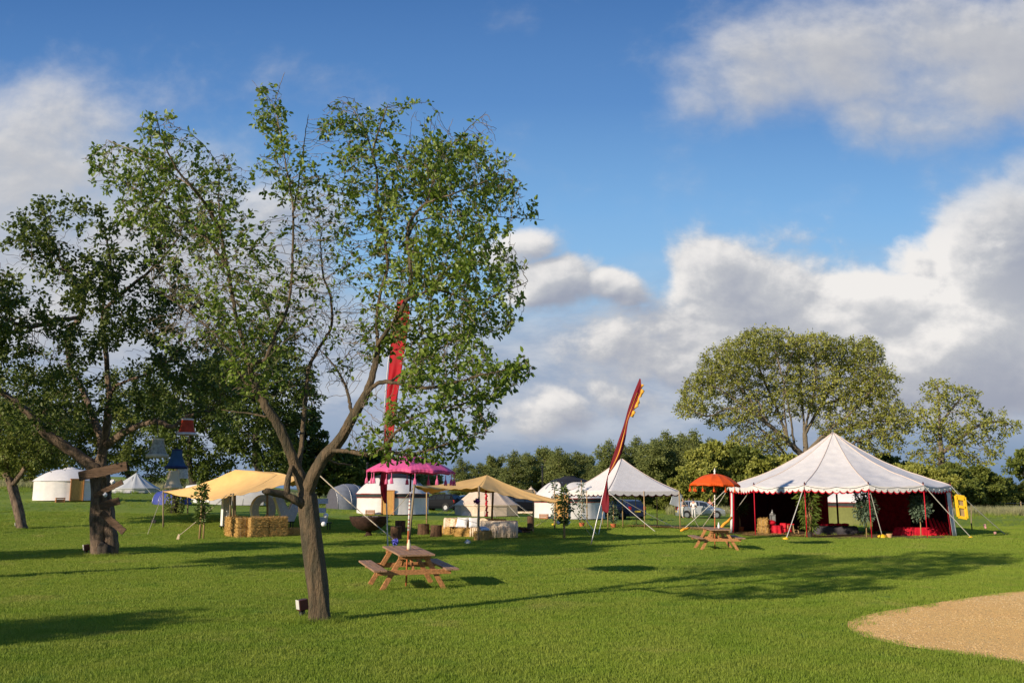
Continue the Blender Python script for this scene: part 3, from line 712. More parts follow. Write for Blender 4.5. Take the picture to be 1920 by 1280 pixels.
# ivy-clad trunk under the lampshades
b = GX(327, 60)
mb = MB(); mb.tube([b, b+Vector((.05, 0, .8)), b+Vector((-.05, 0, 1.9)), b+Vector((.1, 0, 3.6))], [.3, .24, .22, .2], 10)
iv = empty('ivy_clad_tree', b, 'short ivy clad trunk below the cream lampshade beside the blue tent', 'tree'); mb.build('trunk', BARKD, iv, smooth=True)
rs = np.random.RandomState(4); n = 1500; a = rs.uniform(0, 6.28, n); z = rs.uniform(0, 3.4, n); r = .3+rs.uniform(0, .3, n)
P_ = np.stack([b.x+np.cos(a)*r, b.y+np.sin(a)*r, b.z+z], 1); Dd = np.stack([np.cos(a), np.sin(a), z*0-.3], 1)
V_, F_ = leaves(P_, Dd, rs.uniform(.08, .16, n), .8, rs); mesh_np('crown', V_, F_, L_HEDGE, iv)

# --- off-camera trees to the left whose shade falls on the lawn
for i, (x, y, s, hh) in enumerate([(-16.0, 20.5, 3.1, 9.6), (-14.9, 7.9, 1.2, 3.9), (-25, 24.5, 2.6, 8.0)]):
    rs = np.random.RandomState(60+i); b = Vector((x, y, 0)); els = []
    for k in range(8): a = k*2.4; zl_ = 4.0 if i == 0 else 2.6; els.append((x+math.cos(a)*s*.55, y+math.sin(a)*s*.55, zl_+(hh-zl_)*k/8, s*.6, s*.6, .9))
    make_tree('fruit_tree', ['leafy fruit tree outside the left edge shading the middle lawn', 'low fruit tree outside the left edge shading the lawn corner', 'leafy fruit tree outside the left edge shading the fire bowl'][i], 'tree',
              [[b, b+Vector((.1, 0, 1.2)), b+Vector((-.1, .1, 2.4)), b+Vector((.2, 0, hh-2))]], ell_att(els, 1100, rs), .25, .008, .25, 3, .38, None, 34, .16, .6, L_DARK, BARK, 70+i, spread=.35, group='orchard trees beyond the left edge of the view')

# --- far rows of trees: four prototypes, shared meshes
def proto(seed, H, hw, zl, n, per, ls, lm, shape, name='broadleaf_tree', r=.3):
    rs = np.random.RandomState(seed); els = []
    for i in range(30):
        f = (i+.5)/30; a = rs.uniform(0, 6.28)
        q = (math.sin(math.pi*min(1, (.12+.80*f)))**.6) if shape == 'tall' else math.sin(math.pi*(.2+.68*f))**.7
        rr_ = rs.uniform(.2, .72); els.append((math.cos(a)*rr_*q*hw, math.sin(a)*rr_*q*hw, zl+(H-zl)*(.06+.84*f+rs.uniform(-.05, .05)), hw*q*rs.uniform(.3, .5), hw*q*rs.uniform(.3, .5), (H-zl)*rs.uniform(.05, .13), q*q+.1))
    p = [[Vector((0, 0, 0)), Vector((.1, 0, H*.3)), Vector((-.1, .1, H*.75))]]
    st = H/32
    return make_tree(name, 'x', 'tree', p, ell_att(els, n, rs), r, .02, st, st*10, st*1.5, None, per, ls, .7, lm, BARKF, seed, spread=st*1.5, wob=.2, root=(0, 0, 0))
PR = [proto(101, 14, 3.4, 1.2, 1800, 34, .27, L_ROW, 'tall'), proto(102, 13, 4.0, 1.0, 1800, 34, .27, L_ROW, 'tall'), proto(103, 10, 4.6, .6, 1800, 34, .27, L_ROW, 'round'), proto(104, 7, 4.8, .2, 1400, 26, .30, L_ASH, 'round'), proto(105, 7, 4.6, .2, 1400, 28, .30, L_HEDGE, 'round')]
PH = [14, 13, 10, 7, 7]; used = [0]*5
def far(pi, px, d, top, label, group, wk=1.0, rz=None):
    b = GX(px, d); h = W(px, top, d).z-b.z; s = h/PH[pi]
    o = PR[pi] if not used[pi] else copy_tree(PR[pi]); used[pi] = 1
    o.location = b; o.scale = (s*wk, s*wk, s); o.rotation_euler = (0, 0, random.uniform(0, 6.28) if rz is None else rz); o['label'] = label; o['category'] = 'tree'; o['group'] = group; return o
# poplar wood, lower part behind the beige tents
ROWA = 'trees in the lower far row behind the beige tents'
rowA = [(868,866,'short'),(896,872,'short'),(930,858,'leaning'),(962,852,'broad'),(992,852,'broad'),(1022,842,'tall'),(1050,846,'tall'),(1078,850,'tall'),(1098,858,'narrow'),(1112,878,'low')]
ORD = ['first','second','third','fourth','fifth','sixth','seventh','eighth','ninth','tenth','eleventh','twelfth']
for i, (px, top, w) in enumerate(rowA): far([0,1,2][i % 3], px, 150+(i*7) % 20, top-8, f'{w} green tree in far row behind beige tents, {ORD[i]} from the left of that row', ROWA, 1.5 if i % 3 < 2 else .95)
ROWB = 'taller trees in the far row behind the small white marquee'
rowB = [(1136,824,'dark'),(1168,828,'dark'),(1196,818,'pale'),(1226,818,'pale'),(1252,808,'dark'),(1278,806,'dark'),(1304,806,'dark'),(1330,816,'dark')]
for i, (px, top, w) in enumerate(rowB): far([0,1][i % 2], px, 128+(i*5) % 14, top, f'{w} green tall tree behind the small white marquee, {ORD[i]} from the left of that row', ROWB, 1.25)
ROWC = 'pale green bushes between the tall far trees and the big marquee'
for i, (px, top, d) in enumerate([(1300,868,104),(1330,838,108),(1372,822,112),(1420,830,108),(1462,846,104),(1500,850,108),(1640,860,128),(1680,845,130),(1715,862,104),(1745,868,100)]):
    far([3,3,3,4][i % 4], px, d, top, f'pale green rounded bush behind the orange parasol and big marquee, {ORD[i]} from left', ROWC, 1.0)
ROWD = 'hedge trees at the far right of the field'
for i, (px, top, d) in enumerate([(1780,862,104),(1815,880,110),(1850,868,108),(1885,892,120),(1912,905,150),(1940,896,150),(1975,880,140)]):
    far([4,3,4][i % 3], px, d, top, f'dark hedge tree right of the big marquee along the field edge, {ORD[i]} from left', ROWD, 1.0)
ROWE = 'hedge trees behind the tents from the pink parasol to the marquee'
for i, (px, top, d) in enumerate([(1110,905,112),(1150,900,112),(1190,905,108),(1230,898,110),(1262,905,106),(820,912,118),(860,915,120),(900,918,120),(945,916,122)]):
    far([4,2][i % 2], px, d, top, f'low dark hedge bush under the far tree rows, {ORD[i]} planted', ROWE, 1.0)
ROWF = 'pale bushes beyond the left field'
for i, (px, top, d) in enumerate([(-60,880,150),(20,872,150),(95,880,150),(170,885,150),(250,880,150),(330,885,140)]):
    far([2,4][i % 2], px, d, top, f'bush along the far left field edge behind the yurt, {ORD[i]} from left', ROWF, 1.2)

# --- two ash trees behind the big marquee
D = 116
limbs = [
 [(1512,955,0),(1512,900,0),(1512,860,0),(1508,800,0),(1503,740,0),(1500,690,0),(1496,650,0)],
 [(1512,860,0),(1478,828,-1),(1440,795,-2),(1405,770,-3),(1365,765,-3),(1330,780,-3),(1300,770,-3)],
 [(1478,828,-1),(1462,780,0),(1440,730,1),(1418,680,1),(1400,650,1)],
 [(1490,838,0),(1480,770,-2),(1468,710,-3),(1455,660,-3)],
 [(1440,795,-2),(1400,740,-1),(1360,700,0),(1335,680,0)],
 [(1510,810,0),(1540,760,1),(1570,710,2),(1600,680,2)],
 [(1512,850,0),(1550,810,-1),(1600,770,-2),(1640,720,-3),(1650,690,-3)],
 [(1540,820,-1),(1590,800,-2),(1640,790,-2),(1680,790,-2)],
]
E = [(1310,740,38,45,-2,4,3),(1360,690,55,50,-1,5,5),(1430,650,70,38,0,6,6),(1520,655,60,30,0,6,5),(1600,665,55,35,0,5,5),(1640,720,40,45,-1,5,4),(1665,785,40,45,-2,4,4),(1450,730,100,60,0,5,6),(1570,730,90,60,0,5,6),(1380,780,70,30,-1,4,2.5),(1600,800,70,30,-1,4,2.5),(1290,765,28,20,-2,3,1)]
limbs += [[(1512,900,0),(1480,860,-1),(1440,815,-2),(1405,790,-2),(1380,770,-2)],[(1512,900,0),(1560,860,-1),(1620,820,-2),(1680,800,-3)]]
limbs += [[(1478,828,-1),(1470,760,-2),(1474,700,-2),(1490,650,-2)],[(1440,795,-2),(1420,750,-2),(1385,715,-2),(1360,690,-2)],[(1510,800,0),(1525,740,-1),(1530,690,-1),(1525,650,-1)],[(1540,760,1),(1590,740,1),(1630,700,1)],[(1405,770,-3),(1350,730,-3),(1310,720,-3)]]
E += [(1420,830,60,30,-1,4,2),(1640,830,60,30,-1,4,2)]
rs = np.random.RandomState(15)
make_tree('ash_tree', 'wide domed ash tree with visible branches behind the big white marquee', 'tree', [PW(l, D) for l in limbs], ell_att(pxels(E, D), 9000, rs), .62, .034, .42, 5, .62,
          None, 11, .30, .5, L_ASH, BARKF, 41, thr=1.25, spread=.5, wob=.2, jitter=.3, taper=(4, 8, .6))
D = 112
limbs = [[(1768,955,0),(1766,900,0),(1765,850,0),(1762,800,0),(1760,750,0),(1758,720,0)],[(1765,850,0),(1790,830,0),(1830,800,0),(1870,790,0),(1905,800,0)],[(1765,840,0),(1745,800,0),(1720,770,0)],[(1762,800,0),(1785,765,0),(1810,740,0)]]
E = [(1758,735,28,30,0,3,2.2),(1800,755,40,35,0,3,3),(1735,790,40,40,0,3,3),(1790,810,60,40,0,4,4),(1860,795,45,35,0,3,3),(1890,800,25,22,0,2,1),(1760,860,60,45,0,4,3),(1830,850,50,30,0,3,2.5)]
make_tree('ash_tree', 'smaller ragged ash tree right of the wide domed one', 'tree', [PW(l, D) for l in limbs], ell_att(pxels(E, D), 1500, rs), .4, .022, .42, 5, .7,
          None, 12, .34, .5, L_ASH, BARKF, 42, thr=1.4, spread=.5, wob=.2, jitter=.3)
bushy(1935, 70, 915, 838, 42, 'tree at the right edge beyond the field with leafy branches', L_HEDGE, 43, 500, 22, .26, group=None)
# distant hills
mb = MB(); n = 90; rows = [[], [], []]
for i in range(n+1):
    x = -3200+6400*i/n; y = 2600; h = 22+60*max(0, mn.noise(Vector((x*.0009, 1, 0)))+.35)*ss(200, 1500, x)
    rows[0].append((x, y, -5)); rows[1].append((x, y+150, h*.8)); rows[2].append((x, y+420, h*.9-8))
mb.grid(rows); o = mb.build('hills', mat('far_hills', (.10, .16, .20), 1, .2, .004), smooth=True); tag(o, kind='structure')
# ================================================================ objects
WHITE = mat('white_canvas', (.74, .70, .66), .85, .05, 3, .25, 12, trans=.12)
WHITE_C = mat('white_cotton', (.78, .76, .72), .85, .04, 5, .2, 20)
CREAM = mat('cream_canvas', (.74, .58, .43), .85, .07, 3, .2, 12, trans=.12)
GREYC = mat('grey_canvas', (.42, .42, .42), .85, .06, 3, .2, 12, trans=.1)
YELLOW = mat('yellow_canvas', (.85, .55, .21), .85, .06, 2, .25, 10, trans=.24)
MAROON = mat('maroon_cloth', (.055, .004, .008), .85, .2, 6, .2, 20, trans=.15)
REDCL = mat('red_cloth', (.62, .01, .03), .7, .2, 5, .3, 20, trans=.1)
BLACKC = mat('black_canvas', (.018, .018, .022), .8, .2)
DKBAND = mat('dark_band', (.03, .035, .035), .8, .2)
REDTRIM = mat('red_trim', (.35, .03, .02), .8, .1)
ROPE = mat('rope', (.50, .42, .30), .9, .2, 30)
WROPE = mat('pale_rope', (.60, .56, .48), .9, .2, 30)
BAMB = mat('bamboo', (.42, .28, .13), .7, .25, 6, .2, 30, stretch=(3, 3, .6))
POLE = mat('weathered_pole', (.26, .20, .12), .85, .3, 6, .4, 30, stretch=(4, 4, .5))
PLANK = mat('weathered_plank', (.11, .068, .042), .85, .45, 3, .8, 18, stretch=(1, 12, 12))
WOODT = mat('table_wood', (.46, .21, .08), .65, .3, 3, .5, 24, stretch=(8, 1, 8))
WOODG = mat('table_top_wood', (.34, .20, .12), .7, .25, 3, .5, 24, stretch=(10, .8, 10))
DOORW = mat('door_wood', (.52, .27, .07), .6, .2, 4, .3, 20, stretch=(6, 6, .7))
STRAW = mat('straw', (.66, .42, .13), .95, 0, 45, .8, 120, c2=(.36, .20, .06), stretch=(1, 1, 2.5))
LOG = mat('log_bark', (.10, .055, .03), .95, .4, 14, 1.0, 30, stretch=(1, 1, .4))
LOGE = mat('log_end', (.40, .26, .13), .9, .25, 12)
METAL = mat('dull_steel', (.42, .42, .42), .4, .1, metal=.7)
BLK = mat('black_paint', (.012, .012, .012), .5, .2)
RUST = mat('rusty_iron', (.045, .022, .015), .8, .4, 8, .5, 20)
PINK = mat('pink_satin', (.88, .14, .36), .5, .12, 5, .2, 10, trans=.25, spec=.4)
ORANGE = mat('orange_satin', (.85, .12, .012), .55, .1, 5, .2, 10, trans=.25)
GOLD = mat('gold_cloth', (.75, .38, .04), .6, .1)
TERRA = mat('terracotta', (.50, .14, .05), .8, .15)
YPAINT = mat('yellow_plastic', (.85, .50, .02), .4, .08)
OPAINT = mat('orange_foam', (.85, .36, .03), .6, .1)
BLUE = mat('blue_cloth', (.035, .08, .15), .8, .15, trans=.1)
BLUETENT = mat('blue_nylon', (.05, .07, .30), .6, .15, trans=.15)
GTENT = mat('grey_nylon', (.24, .25, .28), .55, .1, 3, .1, trans=.1)
LILAC = mat('blue_paper', (.12, .12, .55), .8, .3)
PAPER = mat('white_paper', (.75, .76, .80), .8, .05)
PURPLE = mat('purple_paper', (.09, .02, .12), .8, .2)
LACE = mat('cream_lace', (.78, .64, .48), .9, .15, 20, .6, 60)
LEAFM = leafmat('plant_leaves', (.045, .075, .015), (.09, .14, .022), (.18, .24, .045), .2, .5)
LEAFG = leafmat('grey_green_leaves', (.05, .085, .05), (.10, .15, .09), (.20, .26, .17), .2, .5)
WHITEFL = leafmat('white_petals', (.6, .6, .55), (.7, .7, .66), (.8, .8, .78), .2)

def scallop(mb_, P, drop, n, depth, thick=0):
    """hanging strip under the polyline P with n scallops"""
    L = [0]
    for a, b in zip(P, P[1:]): L.append(L[-1]+(b-a).length)
    m = n*8; top = []; bot = []
    for i in range(m+1):
        s = L[-1]*i/m; j = max(k for k in range(len(L)) if L[k] <= s+1e-9); j = min(j, len(P)-2)
        p = P[j].lerp(P[j+1], (s-L[j])/(L[j+1]-L[j])); t = (i % 8)/8
        top.append(p); bot.append(p-Vector((0, 0, drop+depth*abs(math.sin(math.pi*t))**.8)))
    b = len(mb_.v); mb_.v += top+bot; mb_.f += [(b+i, b+i+1, b+m+2+i, b+m+1+i) for i in range(m)]
def rope(name, a, b, parent, m=WROPE, r=.013, sag=.03, label=None):
    a, b = Vector(a), Vector(b); L = (b-a).length
    return MB().tube([a.lerp(b, t)-Vector((0, 0, sag*L*4*t*(1-t)*.3)) for t in (0, .25, .5, .75, 1)], r, 5).build(name, m, parent, label=label)

# ---------------------------------------------------------------- picnic tables
def picnic(loc, rz, tilt, label, sc=1.0):
    t = empty('picnic_table', loc, label, 'picnic table', 'picnic tables on the lawn', rz)
    t.rotation_euler = (tilt, 0, rz); t.scale = (sc, sc, sc)
    L = 1.78
    mb = MB()
    for i in range(5): mb.box((-.29+i*.145, 0, .74), (.138, L, .035))
    mb.build('tabletop', WOODG, t, local=True, bevel=.004)
    for s in (-1, 1):
        mb = MB()
        for k in (0, 1): mb.box((s*(.66+k*.138), 0, .45), (.13, L, .035))
        mb.build('seat', WOODG, t, local=True, bevel=.004)
    for y in (-.58, .58):
        for s in (-1, 1): MB().beam((s*.22, y, .72), (s*.66, y, 0), .095, .045, up=(0, 1, 0)).build('leg', WOODT, t, local=True, bevel=.003)
        yo = y+(.05 if y > 0 else -.05)
        MB().box((0, yo, .385), (1.52, .04, .095)).build('crossbeam', WOODT, t, local=True, bevel=.003)
        MB().box((0, yo, .68), (.66, .04, .08)).build('top_batten', WOODT, t, local=True, bevel=.003)
        MB().beam((0, y*.95, .40), (0, y*.35, .71), .07, .04, up=(1, 0, 0)).build('brace', WOODT, t, local=True)
    return t
T1L = G(758, 1105); T1L.y += .5; T1L.z = terrain(T1L.x, T1L.y)
t1 = picnic(T1L, R(19), R(2.5), 'near wooden picnic table with a pink fringed parasol standing through it', 1.10)
p2 = G(1343, 1030)
t2 = picnic(p2, R(-1), R(1), 'farther wooden picnic table seen end on, under the orange parasol', 1.05)

# ---------------------------------------------------------------- parasols
def parasol(base, top, rad, hgt, m, label, tassel_m, nt=14, bands=True, lower=WOODT, tassel_l=.2, pw=1.8):
    """base and top ends of the pole"""
    base, top = Vector(base), Vector(top); ax = (top-base).normalized(); rim = top-ax*hgt
    t = empty('parasol', base, label, 'parasol', 'fringed parasols over the picnic tables')
    nr = 24
    def lob(a, u): s = abs(math.sin(a*6-.6))**.8; return (1-.07*s*u**1.5+.008*math.sin(a*66)*u, -.035*s*u*(1-u)*2+.03*s*u**4)
    prof = [(rad*u, hgt*(1-u**pw)) for u in np.linspace(.02, 1, 16)]
    mb = MB().lathe(prof, (0, 0, 0), 192, lob)
    mb2 = MB().lathe([(rad*.985, .01), (rad*.99, -.05)], (0, 0, 0), 192, lambda a, u: lob(a, 1))
    rot = ax.to_track_quat('Z', 'Y').to_matrix()
    for q in (mb, mb2): q.v = [rim+rot @ v for v in q.v]
    mb.build('canopy', m, t, smooth=True, solid=.006); mb2.build('valance', m, t, smooth=True, solid=.004)
    rb = MB()
    for k in range(12): a = 2*math.pi*k/12+.1; rb.tube([rim+rot @ Vector((0, 0, hgt*.86)), rim+rot @ Vector((rad*.55*math.cos(a), rad*.55*math.sin(a), hgt*.70-.04)), rim+rot @ Vector((rad*.97*math.cos(a), rad*.97*math.sin(a), .0))], .008, 4)
    rb.build('ribs', BAMB, t)
    L = (top-base).length; P = lambda f: base.lerp(top, f)
    if bands:
        MB().tube([P(0), P(.42)], .021, 10).build('lower_pole', TERRA, t, smooth=True)
        MB().tube([P(.42), P(.72)], .0205, 10).build('pole', WHITE_C, t, smooth=True)
        MB().tube([P(.72), P(.985)], .0215, 10).build('upper_pole', MAROON, t, smooth=True)
        for f in (.44, .47, .50, .54, .58, .61, .64, .68): MB().tube([P(f), P(f+.008)], .0222, 10).build('painted_ring', REDTRIM, t, smooth=True)
    fn = MB(); fp = [(.03, 0), (.05, .03), (.02, .06), (.04, .10), (.045, .13), (.02, .17), (.012, .22), (.002, .25)]
    fn.lathe(fp, (0, 0, 0), 12); fn.v = [top-ax*.02+(rot @ v)*(.35 if m is PINK else 1) for v in fn.v]; fn.build('finial', WHITE_C if m is ORANGE else m, t, smooth=True)
    for k in range(nt):
        a = 2*math.pi*k/nt+.2; c = rim+rot @ Vector((rad*.97*math.cos(a), rad*.97*math.sin(a), -.05))
        tl = tassel_l; mb = MB().tube([c, c-Vector((0, 0, tl*.45))], .010, 5)
        for q in range(7):
            b = 2*math.pi*q/7; mb.tube([c-Vector((0, 0, tl*.40)), c+Vector((math.cos(b)*.022, math.sin(b)*.022, -tl*.62)), c+Vector((math.cos(b)*.034, math.sin(b)*.034, -tl))], [.010, .012, .011], 5)
        mb.build('tassel', tassel_m, t)
    return t
D1 = T1L.y
parasol(T1L+Vector((-.02, 0, .02)), W(772, 854, D1), 1.04, .37, PINK, 'bright pink parasol with tassels above the near picnic table', PINK, 12, tassel_l=.24)
D2 = p2.y
parasol(p2+Vector((-.05, 0, .02)), W(1340, 888, D2), .985, .44, ORANGE, 'orange parasol with orange tassels above the farther picnic table', ORANGE, 14, tassel_l=.2, pw=2.1)
c = W(764, 1030, D1); c.z = T1L.z+.757
c = T1L+Vector((.04, -.10, .845))
cm = mat('candle_wax', (.72, .66, .42), .5, .05)
tag(thing(MB().lathe([(.001, 0), (.035, 0), (.045, .04), (.042, .12), (.022, .17), (.02, .22), (.001, .225)], c, 14).build('bottle', cm, smooth=True)), 'cream bottle standing by the parasol pole on the near picnic table', 'bottle')
c = p2+Vector((.08, -.2, .80))
tag(thing(MB().lathe([(.001, 0), (.035, 0), (.045, .04), (.042, .12), (.022, .17), (.02, .22), (.001, .225)], c, 14).build('bottle', WHITE_C, smooth=True)), 'white bottle on the farther picnic table beside the orange parasol pole', 'bottle')

# ---------------------------------------------------------------- tall banners
def banner(left, right, d, m, pole_pts, label, stripe=None, frill=None, dd=0):
    rt = empty('banner_flag', pole_pts[0], label, 'banner', 'tall cloth banners on poles')
    def at(pts, t):
        f = t*(len(pts)-1); i = min(int(f), len(pts)-2); f -= i
        return (pts[i][0]*(1-f)+pts[i+1][0]*f, pts[i][1]*(1-f)+pts[i+1][1]*f)
    rows = []; n = 70
    Pl = resample([Vector((a, b, 0)) for a, b in left], 12); Pr = resample([Vector((a, b, 0)) for a, b in right], 12)
    for i in range(n+1):
        t = i/n; a = Pl[min(int(t*(len(Pl)-1)), len(Pl)-1)]; b = Pr[min(int(t*(len(Pr)-1)), len(Pr)-1)]
        f = t*(len(Pl)-1); k = min(int(f), len(Pl)-2); a = Pl[k].lerp(Pl[k+1], f-k); f = t*(len(Pr)-1); k = min(int(f), len(Pr)-2); b = Pr[k].lerp(Pr[k+1], f-k)
        row = []
        for j in range(9):
            s = j/8; q = a.lerp(b, s); row.append(W(q.x, q.y, d-.22*s+.06*math.sin(t*26+s*5)*s+.04*math.sin(s*9+t*7)))
        rows.append(row)
    MB().grid(rows).build('flag', m, rt, smooth=True, solid=.006)
    if stripe:
        MB().grid([[r[4].lerp(r[5], .2)+Vector((0, -.012, 0)), r[5]+Vector((0, -.012, 0))] for r in rows[int(.12*n):int(.72*n)]]).build('stripe', GOLD, rt, smooth=True, solid=.004)
    if frill:
        rr = []
        for i in range(int(.05*n), int(.30*n)):
            p = rows[i][8]; w = .10+.05*math.sin(i*1.1)+.04*math.sin(i*2.3); rr.append([p+Vector((0, .01, 0)), p+Vector((w*.6, .05*math.sin(i*1.7), -.02)), p+Vector((w, .09*math.sin(i*1.7), -.05))])
        MB().grid(rr).build('frill', GOLD, rt, smooth=True, solid=.004)
    MB().tube(resample(pole_pts, .4), [max(.010, .024*(1-i/60)) for i in range(len(resample(pole_pts, .4)))], 8).build('pole', METAL, rt, smooth=True)
    return rt
z5 = lambda x, y: (1060+x/3.765, 700+y/3.765)
L2 = [z5(*p) for p in [(525,34),(495,105),(450,228),(410,370),(365,500),(325,620),(292,740),(277,820),(252,910),(262,965),(272,975)]]
R2 = [z5(*p) for p in [(532,40),(532,120),(480,250),(446,330),(430,430),(400,560),(352,650),(303,720),(300,800),(309,900),(303,985)]]
d2 = G(1108, 1022).y
banner(L2, R2, d2, mat('dark_red_cloth', (.18, .010, .018), .75, .12, 2, trans=.15), [G(1108, 1022), W(1119, 975, d2), W(1131, 925, d2+.12), W(1142, 880, d2+.15), W(1161, 830, d2+.15), W(1176, 785, d2+.15), W(1189, 740, d2+.15), W(1199, 713, d2+.1)],
       'leaning dark red banner with a gold stripe in front of the small white marquee', 1, 1)
d1 = 30.0
L1 = [(745,562),(739,595),(733,640),(729,690),(725,735),(722,790),(720,840),(717,875),(713,900),(714,925),(721,943)]
R1 = [(754,557),(767,572),(766,610),(760,650),(753,695),(746,740),(742,780),(738,815),(733,850),(727,890),(725,943)]
b1 = GX(727.5, d1)
banner(L1, R1, d1, mat('scarlet_cloth', (.42, .006, .014), .7, .15, 2, trans=.2), [b1, W(725, 950, d1), W(722, 880, d1), W(720, 790, d1), W(726, 700, d1), W(735, 620, d1), W(746, 558, d1)],
       'tall upright scarlet banner seen through the near tree above the pink parasol')

# ---------------------------------------------------------------- big marquee
MC = GX(1573, 48.6); MC.z = 0; MR = 5.55; FA = math.atan2(-MC.y, -MC.x); EH = 2.5; AH = 5.3
def mpt(k, r=1.0, z=0.0):
    a = FA+math.pi/12+k*math.pi/6; return MC+Vector((math.cos(a)*MR*r, math.sin(a)*MR*r, z))
def mroof(k, s, t):
    """k side index, s 0..1 across the panel, t 0 eave..1 apex"""
    e = mpt(k).lerp(mpt(k+1), s); sag = .10*math.sin(math.pi*s)*(1-t)**1.5
    z = EH+(AH-EH)*(t**.90*.80+t**2.3*.20)-.28*math.sin(math.pi*t)*.9-sag
    q = e.lerp(MC, t*.995); q.z = z+.05*mn.noise(Vector((q.x*1.3, q.y*1.3, 3)))*(1-t)+.028*mn.noise(Vector((t*22, s*2.5+k*3, 3)))*math.sin(math.pi*s)
    return q
mq = empty('marquee', MC, 'big round white marquee with red lining and scalloped edge on the right', 'marquee')
rf = MB()
for k in range(12): rf.grid([[mroof(k, s/16, t/44) for s in range(17)] for t in range(45)])
roof = rf.build('roof', WHITE, mq, smooth=True)
ln = MB()
for k in range(12): ln.grid([[mroof(k, s/4, t/8)-Vector((0, 0, .05)) for s in range(5)] for t in range(9)])
ln.build('roof_lining', MAROON, mq, smooth=True)
seamm = mat('seam_tape', (.62, .50, .42), .8, .05)
mb = MB()
for k in range(12): mb.tube([mroof(k, 0, t/22)+Vector((0, 0, .012)) for t in range(23)], .022, 5)
mb.build('seams', seamm, roof, smooth=True)
v1, v2 = MB(), MB()
def eave(k, off=0, n=10):
    o_ = []
    for i in range(n+1):
        p = mroof(k, i/n, 0); p = MC+(p-MC)*(1+off) if off else p; p.z = mroof(k, i/n, 0).z; o_.append(p)
    return o_
for k in range(12):
    scallop(v1, eave(k, .006), .16, 9, .11); scallop(v2, eave(k, .001), .21, 9, .12)
v1.build('valance', WHITE, mq, solid=.004); v2.build('valance_lining', REDCL, mq, solid=.004)
for k in range(12):
    foot = mpt(k, 1.0, 0)+Vector((0, 0, 0)); foot.z = terrain(foot.x, foot.y); top = mpt(k, .995, EH)
    MB().tube([foot, top+Vector((0, 0, .06))], .022, 8).build('side_pole', REDCL, mq, smooth=True)
    MB().lathe([(.001, 0), (.035, 0), (.035, .05), (.012, .1), (.001, .12)], top+Vector((0, 0, .05)), 8).build('pole_cap', MAROON, mq, smooth=True)
MB().tube([MC, MC+Vector((0, 0, AH-.1))], .05, 10).build('centre_pole', MAROON, mq, smooth=True)
MB().tube([MC+Vector((0, 0, AH-.2)), MC+Vector((0, 0, AH+.16))], [.05, .012], 8).build('finial', METAL, mq, smooth=True)
# walls: sides 2..9 (side 11,0,10 are open to the front), opening in the back
def wall(k, r, f0=0, f1=1, flare=.0):
    a, b = mpt(k, r), mpt(k+1, r); rows = []
    for j in range(9):
        row = []
        for i in range(17):
            s = f0+(f1-f0)*i/16; p = a.lerp(b, s); out = (p-MC); out.z = 0; out.normalize()
            f = j/8; p = p+out*(.035*math.sin(s*38+k)*(1-f*.6)+flare*(1-f)**1.5); p.z = .02+terrain(p.x, p.y)*(1-f)+(EH-.03)*f; row.append(p)
        rows.append(row)
    return rows
for k in (2, 3, 6, 7, 8):
    MB().grid(wall(k, .985)).build('wall', WHITE, mq, smooth=True, solid=.005)
    MB().grid(wall(k, .965)).build('wall_lining', MAROON, mq, smooth=True, solid=.005)
for k, a, b in ((4, 0, .82), (5, .68, 1), (9, 0, .05), (1, .84, 1)):
    MB().grid(wall(k, .99, a, b, .12 if k in (9, 1) else 0)).build('wall', WHITE, mq, smooth=True, solid=.005)
    MB().grid(wall(k, .975, a, b, .12 if k in (9, 1) else 0)).build('wall_lining', REDCL, mq, smooth=True, solid=.005)
# floor of trodden straw
mb = MB(); fp_ = [G(x, y) for x, y in [(1180,990),(1260,987),(1330,992),(1395,998),(1450,1003),(1520,1007),(1640,1009),(1760,1008),(1800,1006)]]
ring = []
for k in range(36):
    a = 2*math.pi*k/36; r = MR*(1.0+.06*math.sin(a*5)); ring.append(MC+Vector((math.cos(a)*r, math.sin(a)*r, 0)))
rows = [[Vector((MC.x+(p.x-MC.x)*f, MC.y+(p.y-MC.y)*f, terrain(MC.x+(p.x-MC.x)*f, MC.y+(p.y-MC.y)*f)+.03)) for p in ring+ring[:1]] for f in (1, .7, .4, .02)]
mb.grid(rows); tag(mb.build('marquee_floor', mat('trodden_earth', (.16, .10, .05), .95, .3, 4, .6)), kind='structure')
def straw_patch(name, cells, n, label, seed, mt=STRAW):
    rg_ = np.random.RandomState(seed); mb_ = MB()
    for cx, cy, rx, ry in cells:
        for _ in range(int(n*rx*ry)):
            r, a = math.sqrt(rg_.rand()), rg_.rand()*6.28; x = cx+r*rx*math.cos(a); y = cy+r*ry*math.sin(a)
            z = terrain(x, y)+.04+rg_.rand()*.07; b = rg_.rand()*3.14; L = .14+rg_.rand()*.16
            d_ = Vector((math.cos(b)*L, math.sin(b)*L, (rg_.rand()-.5)*.06)); w = Vector((-math.sin(b), math.cos(b), 0))*.014
            q = Vector((x, y, z)); mb_.add([q-w, q+w, q+d_+w, q+d_-w], [(0,1,2,3)])
    return tag(mb_.build(name, mt), label, 'straw', kind='stuff')
straw_patch('loose_straw', STRAWC, 800, 'loose golden straw strewn over the grass left of the big marquee', 5)
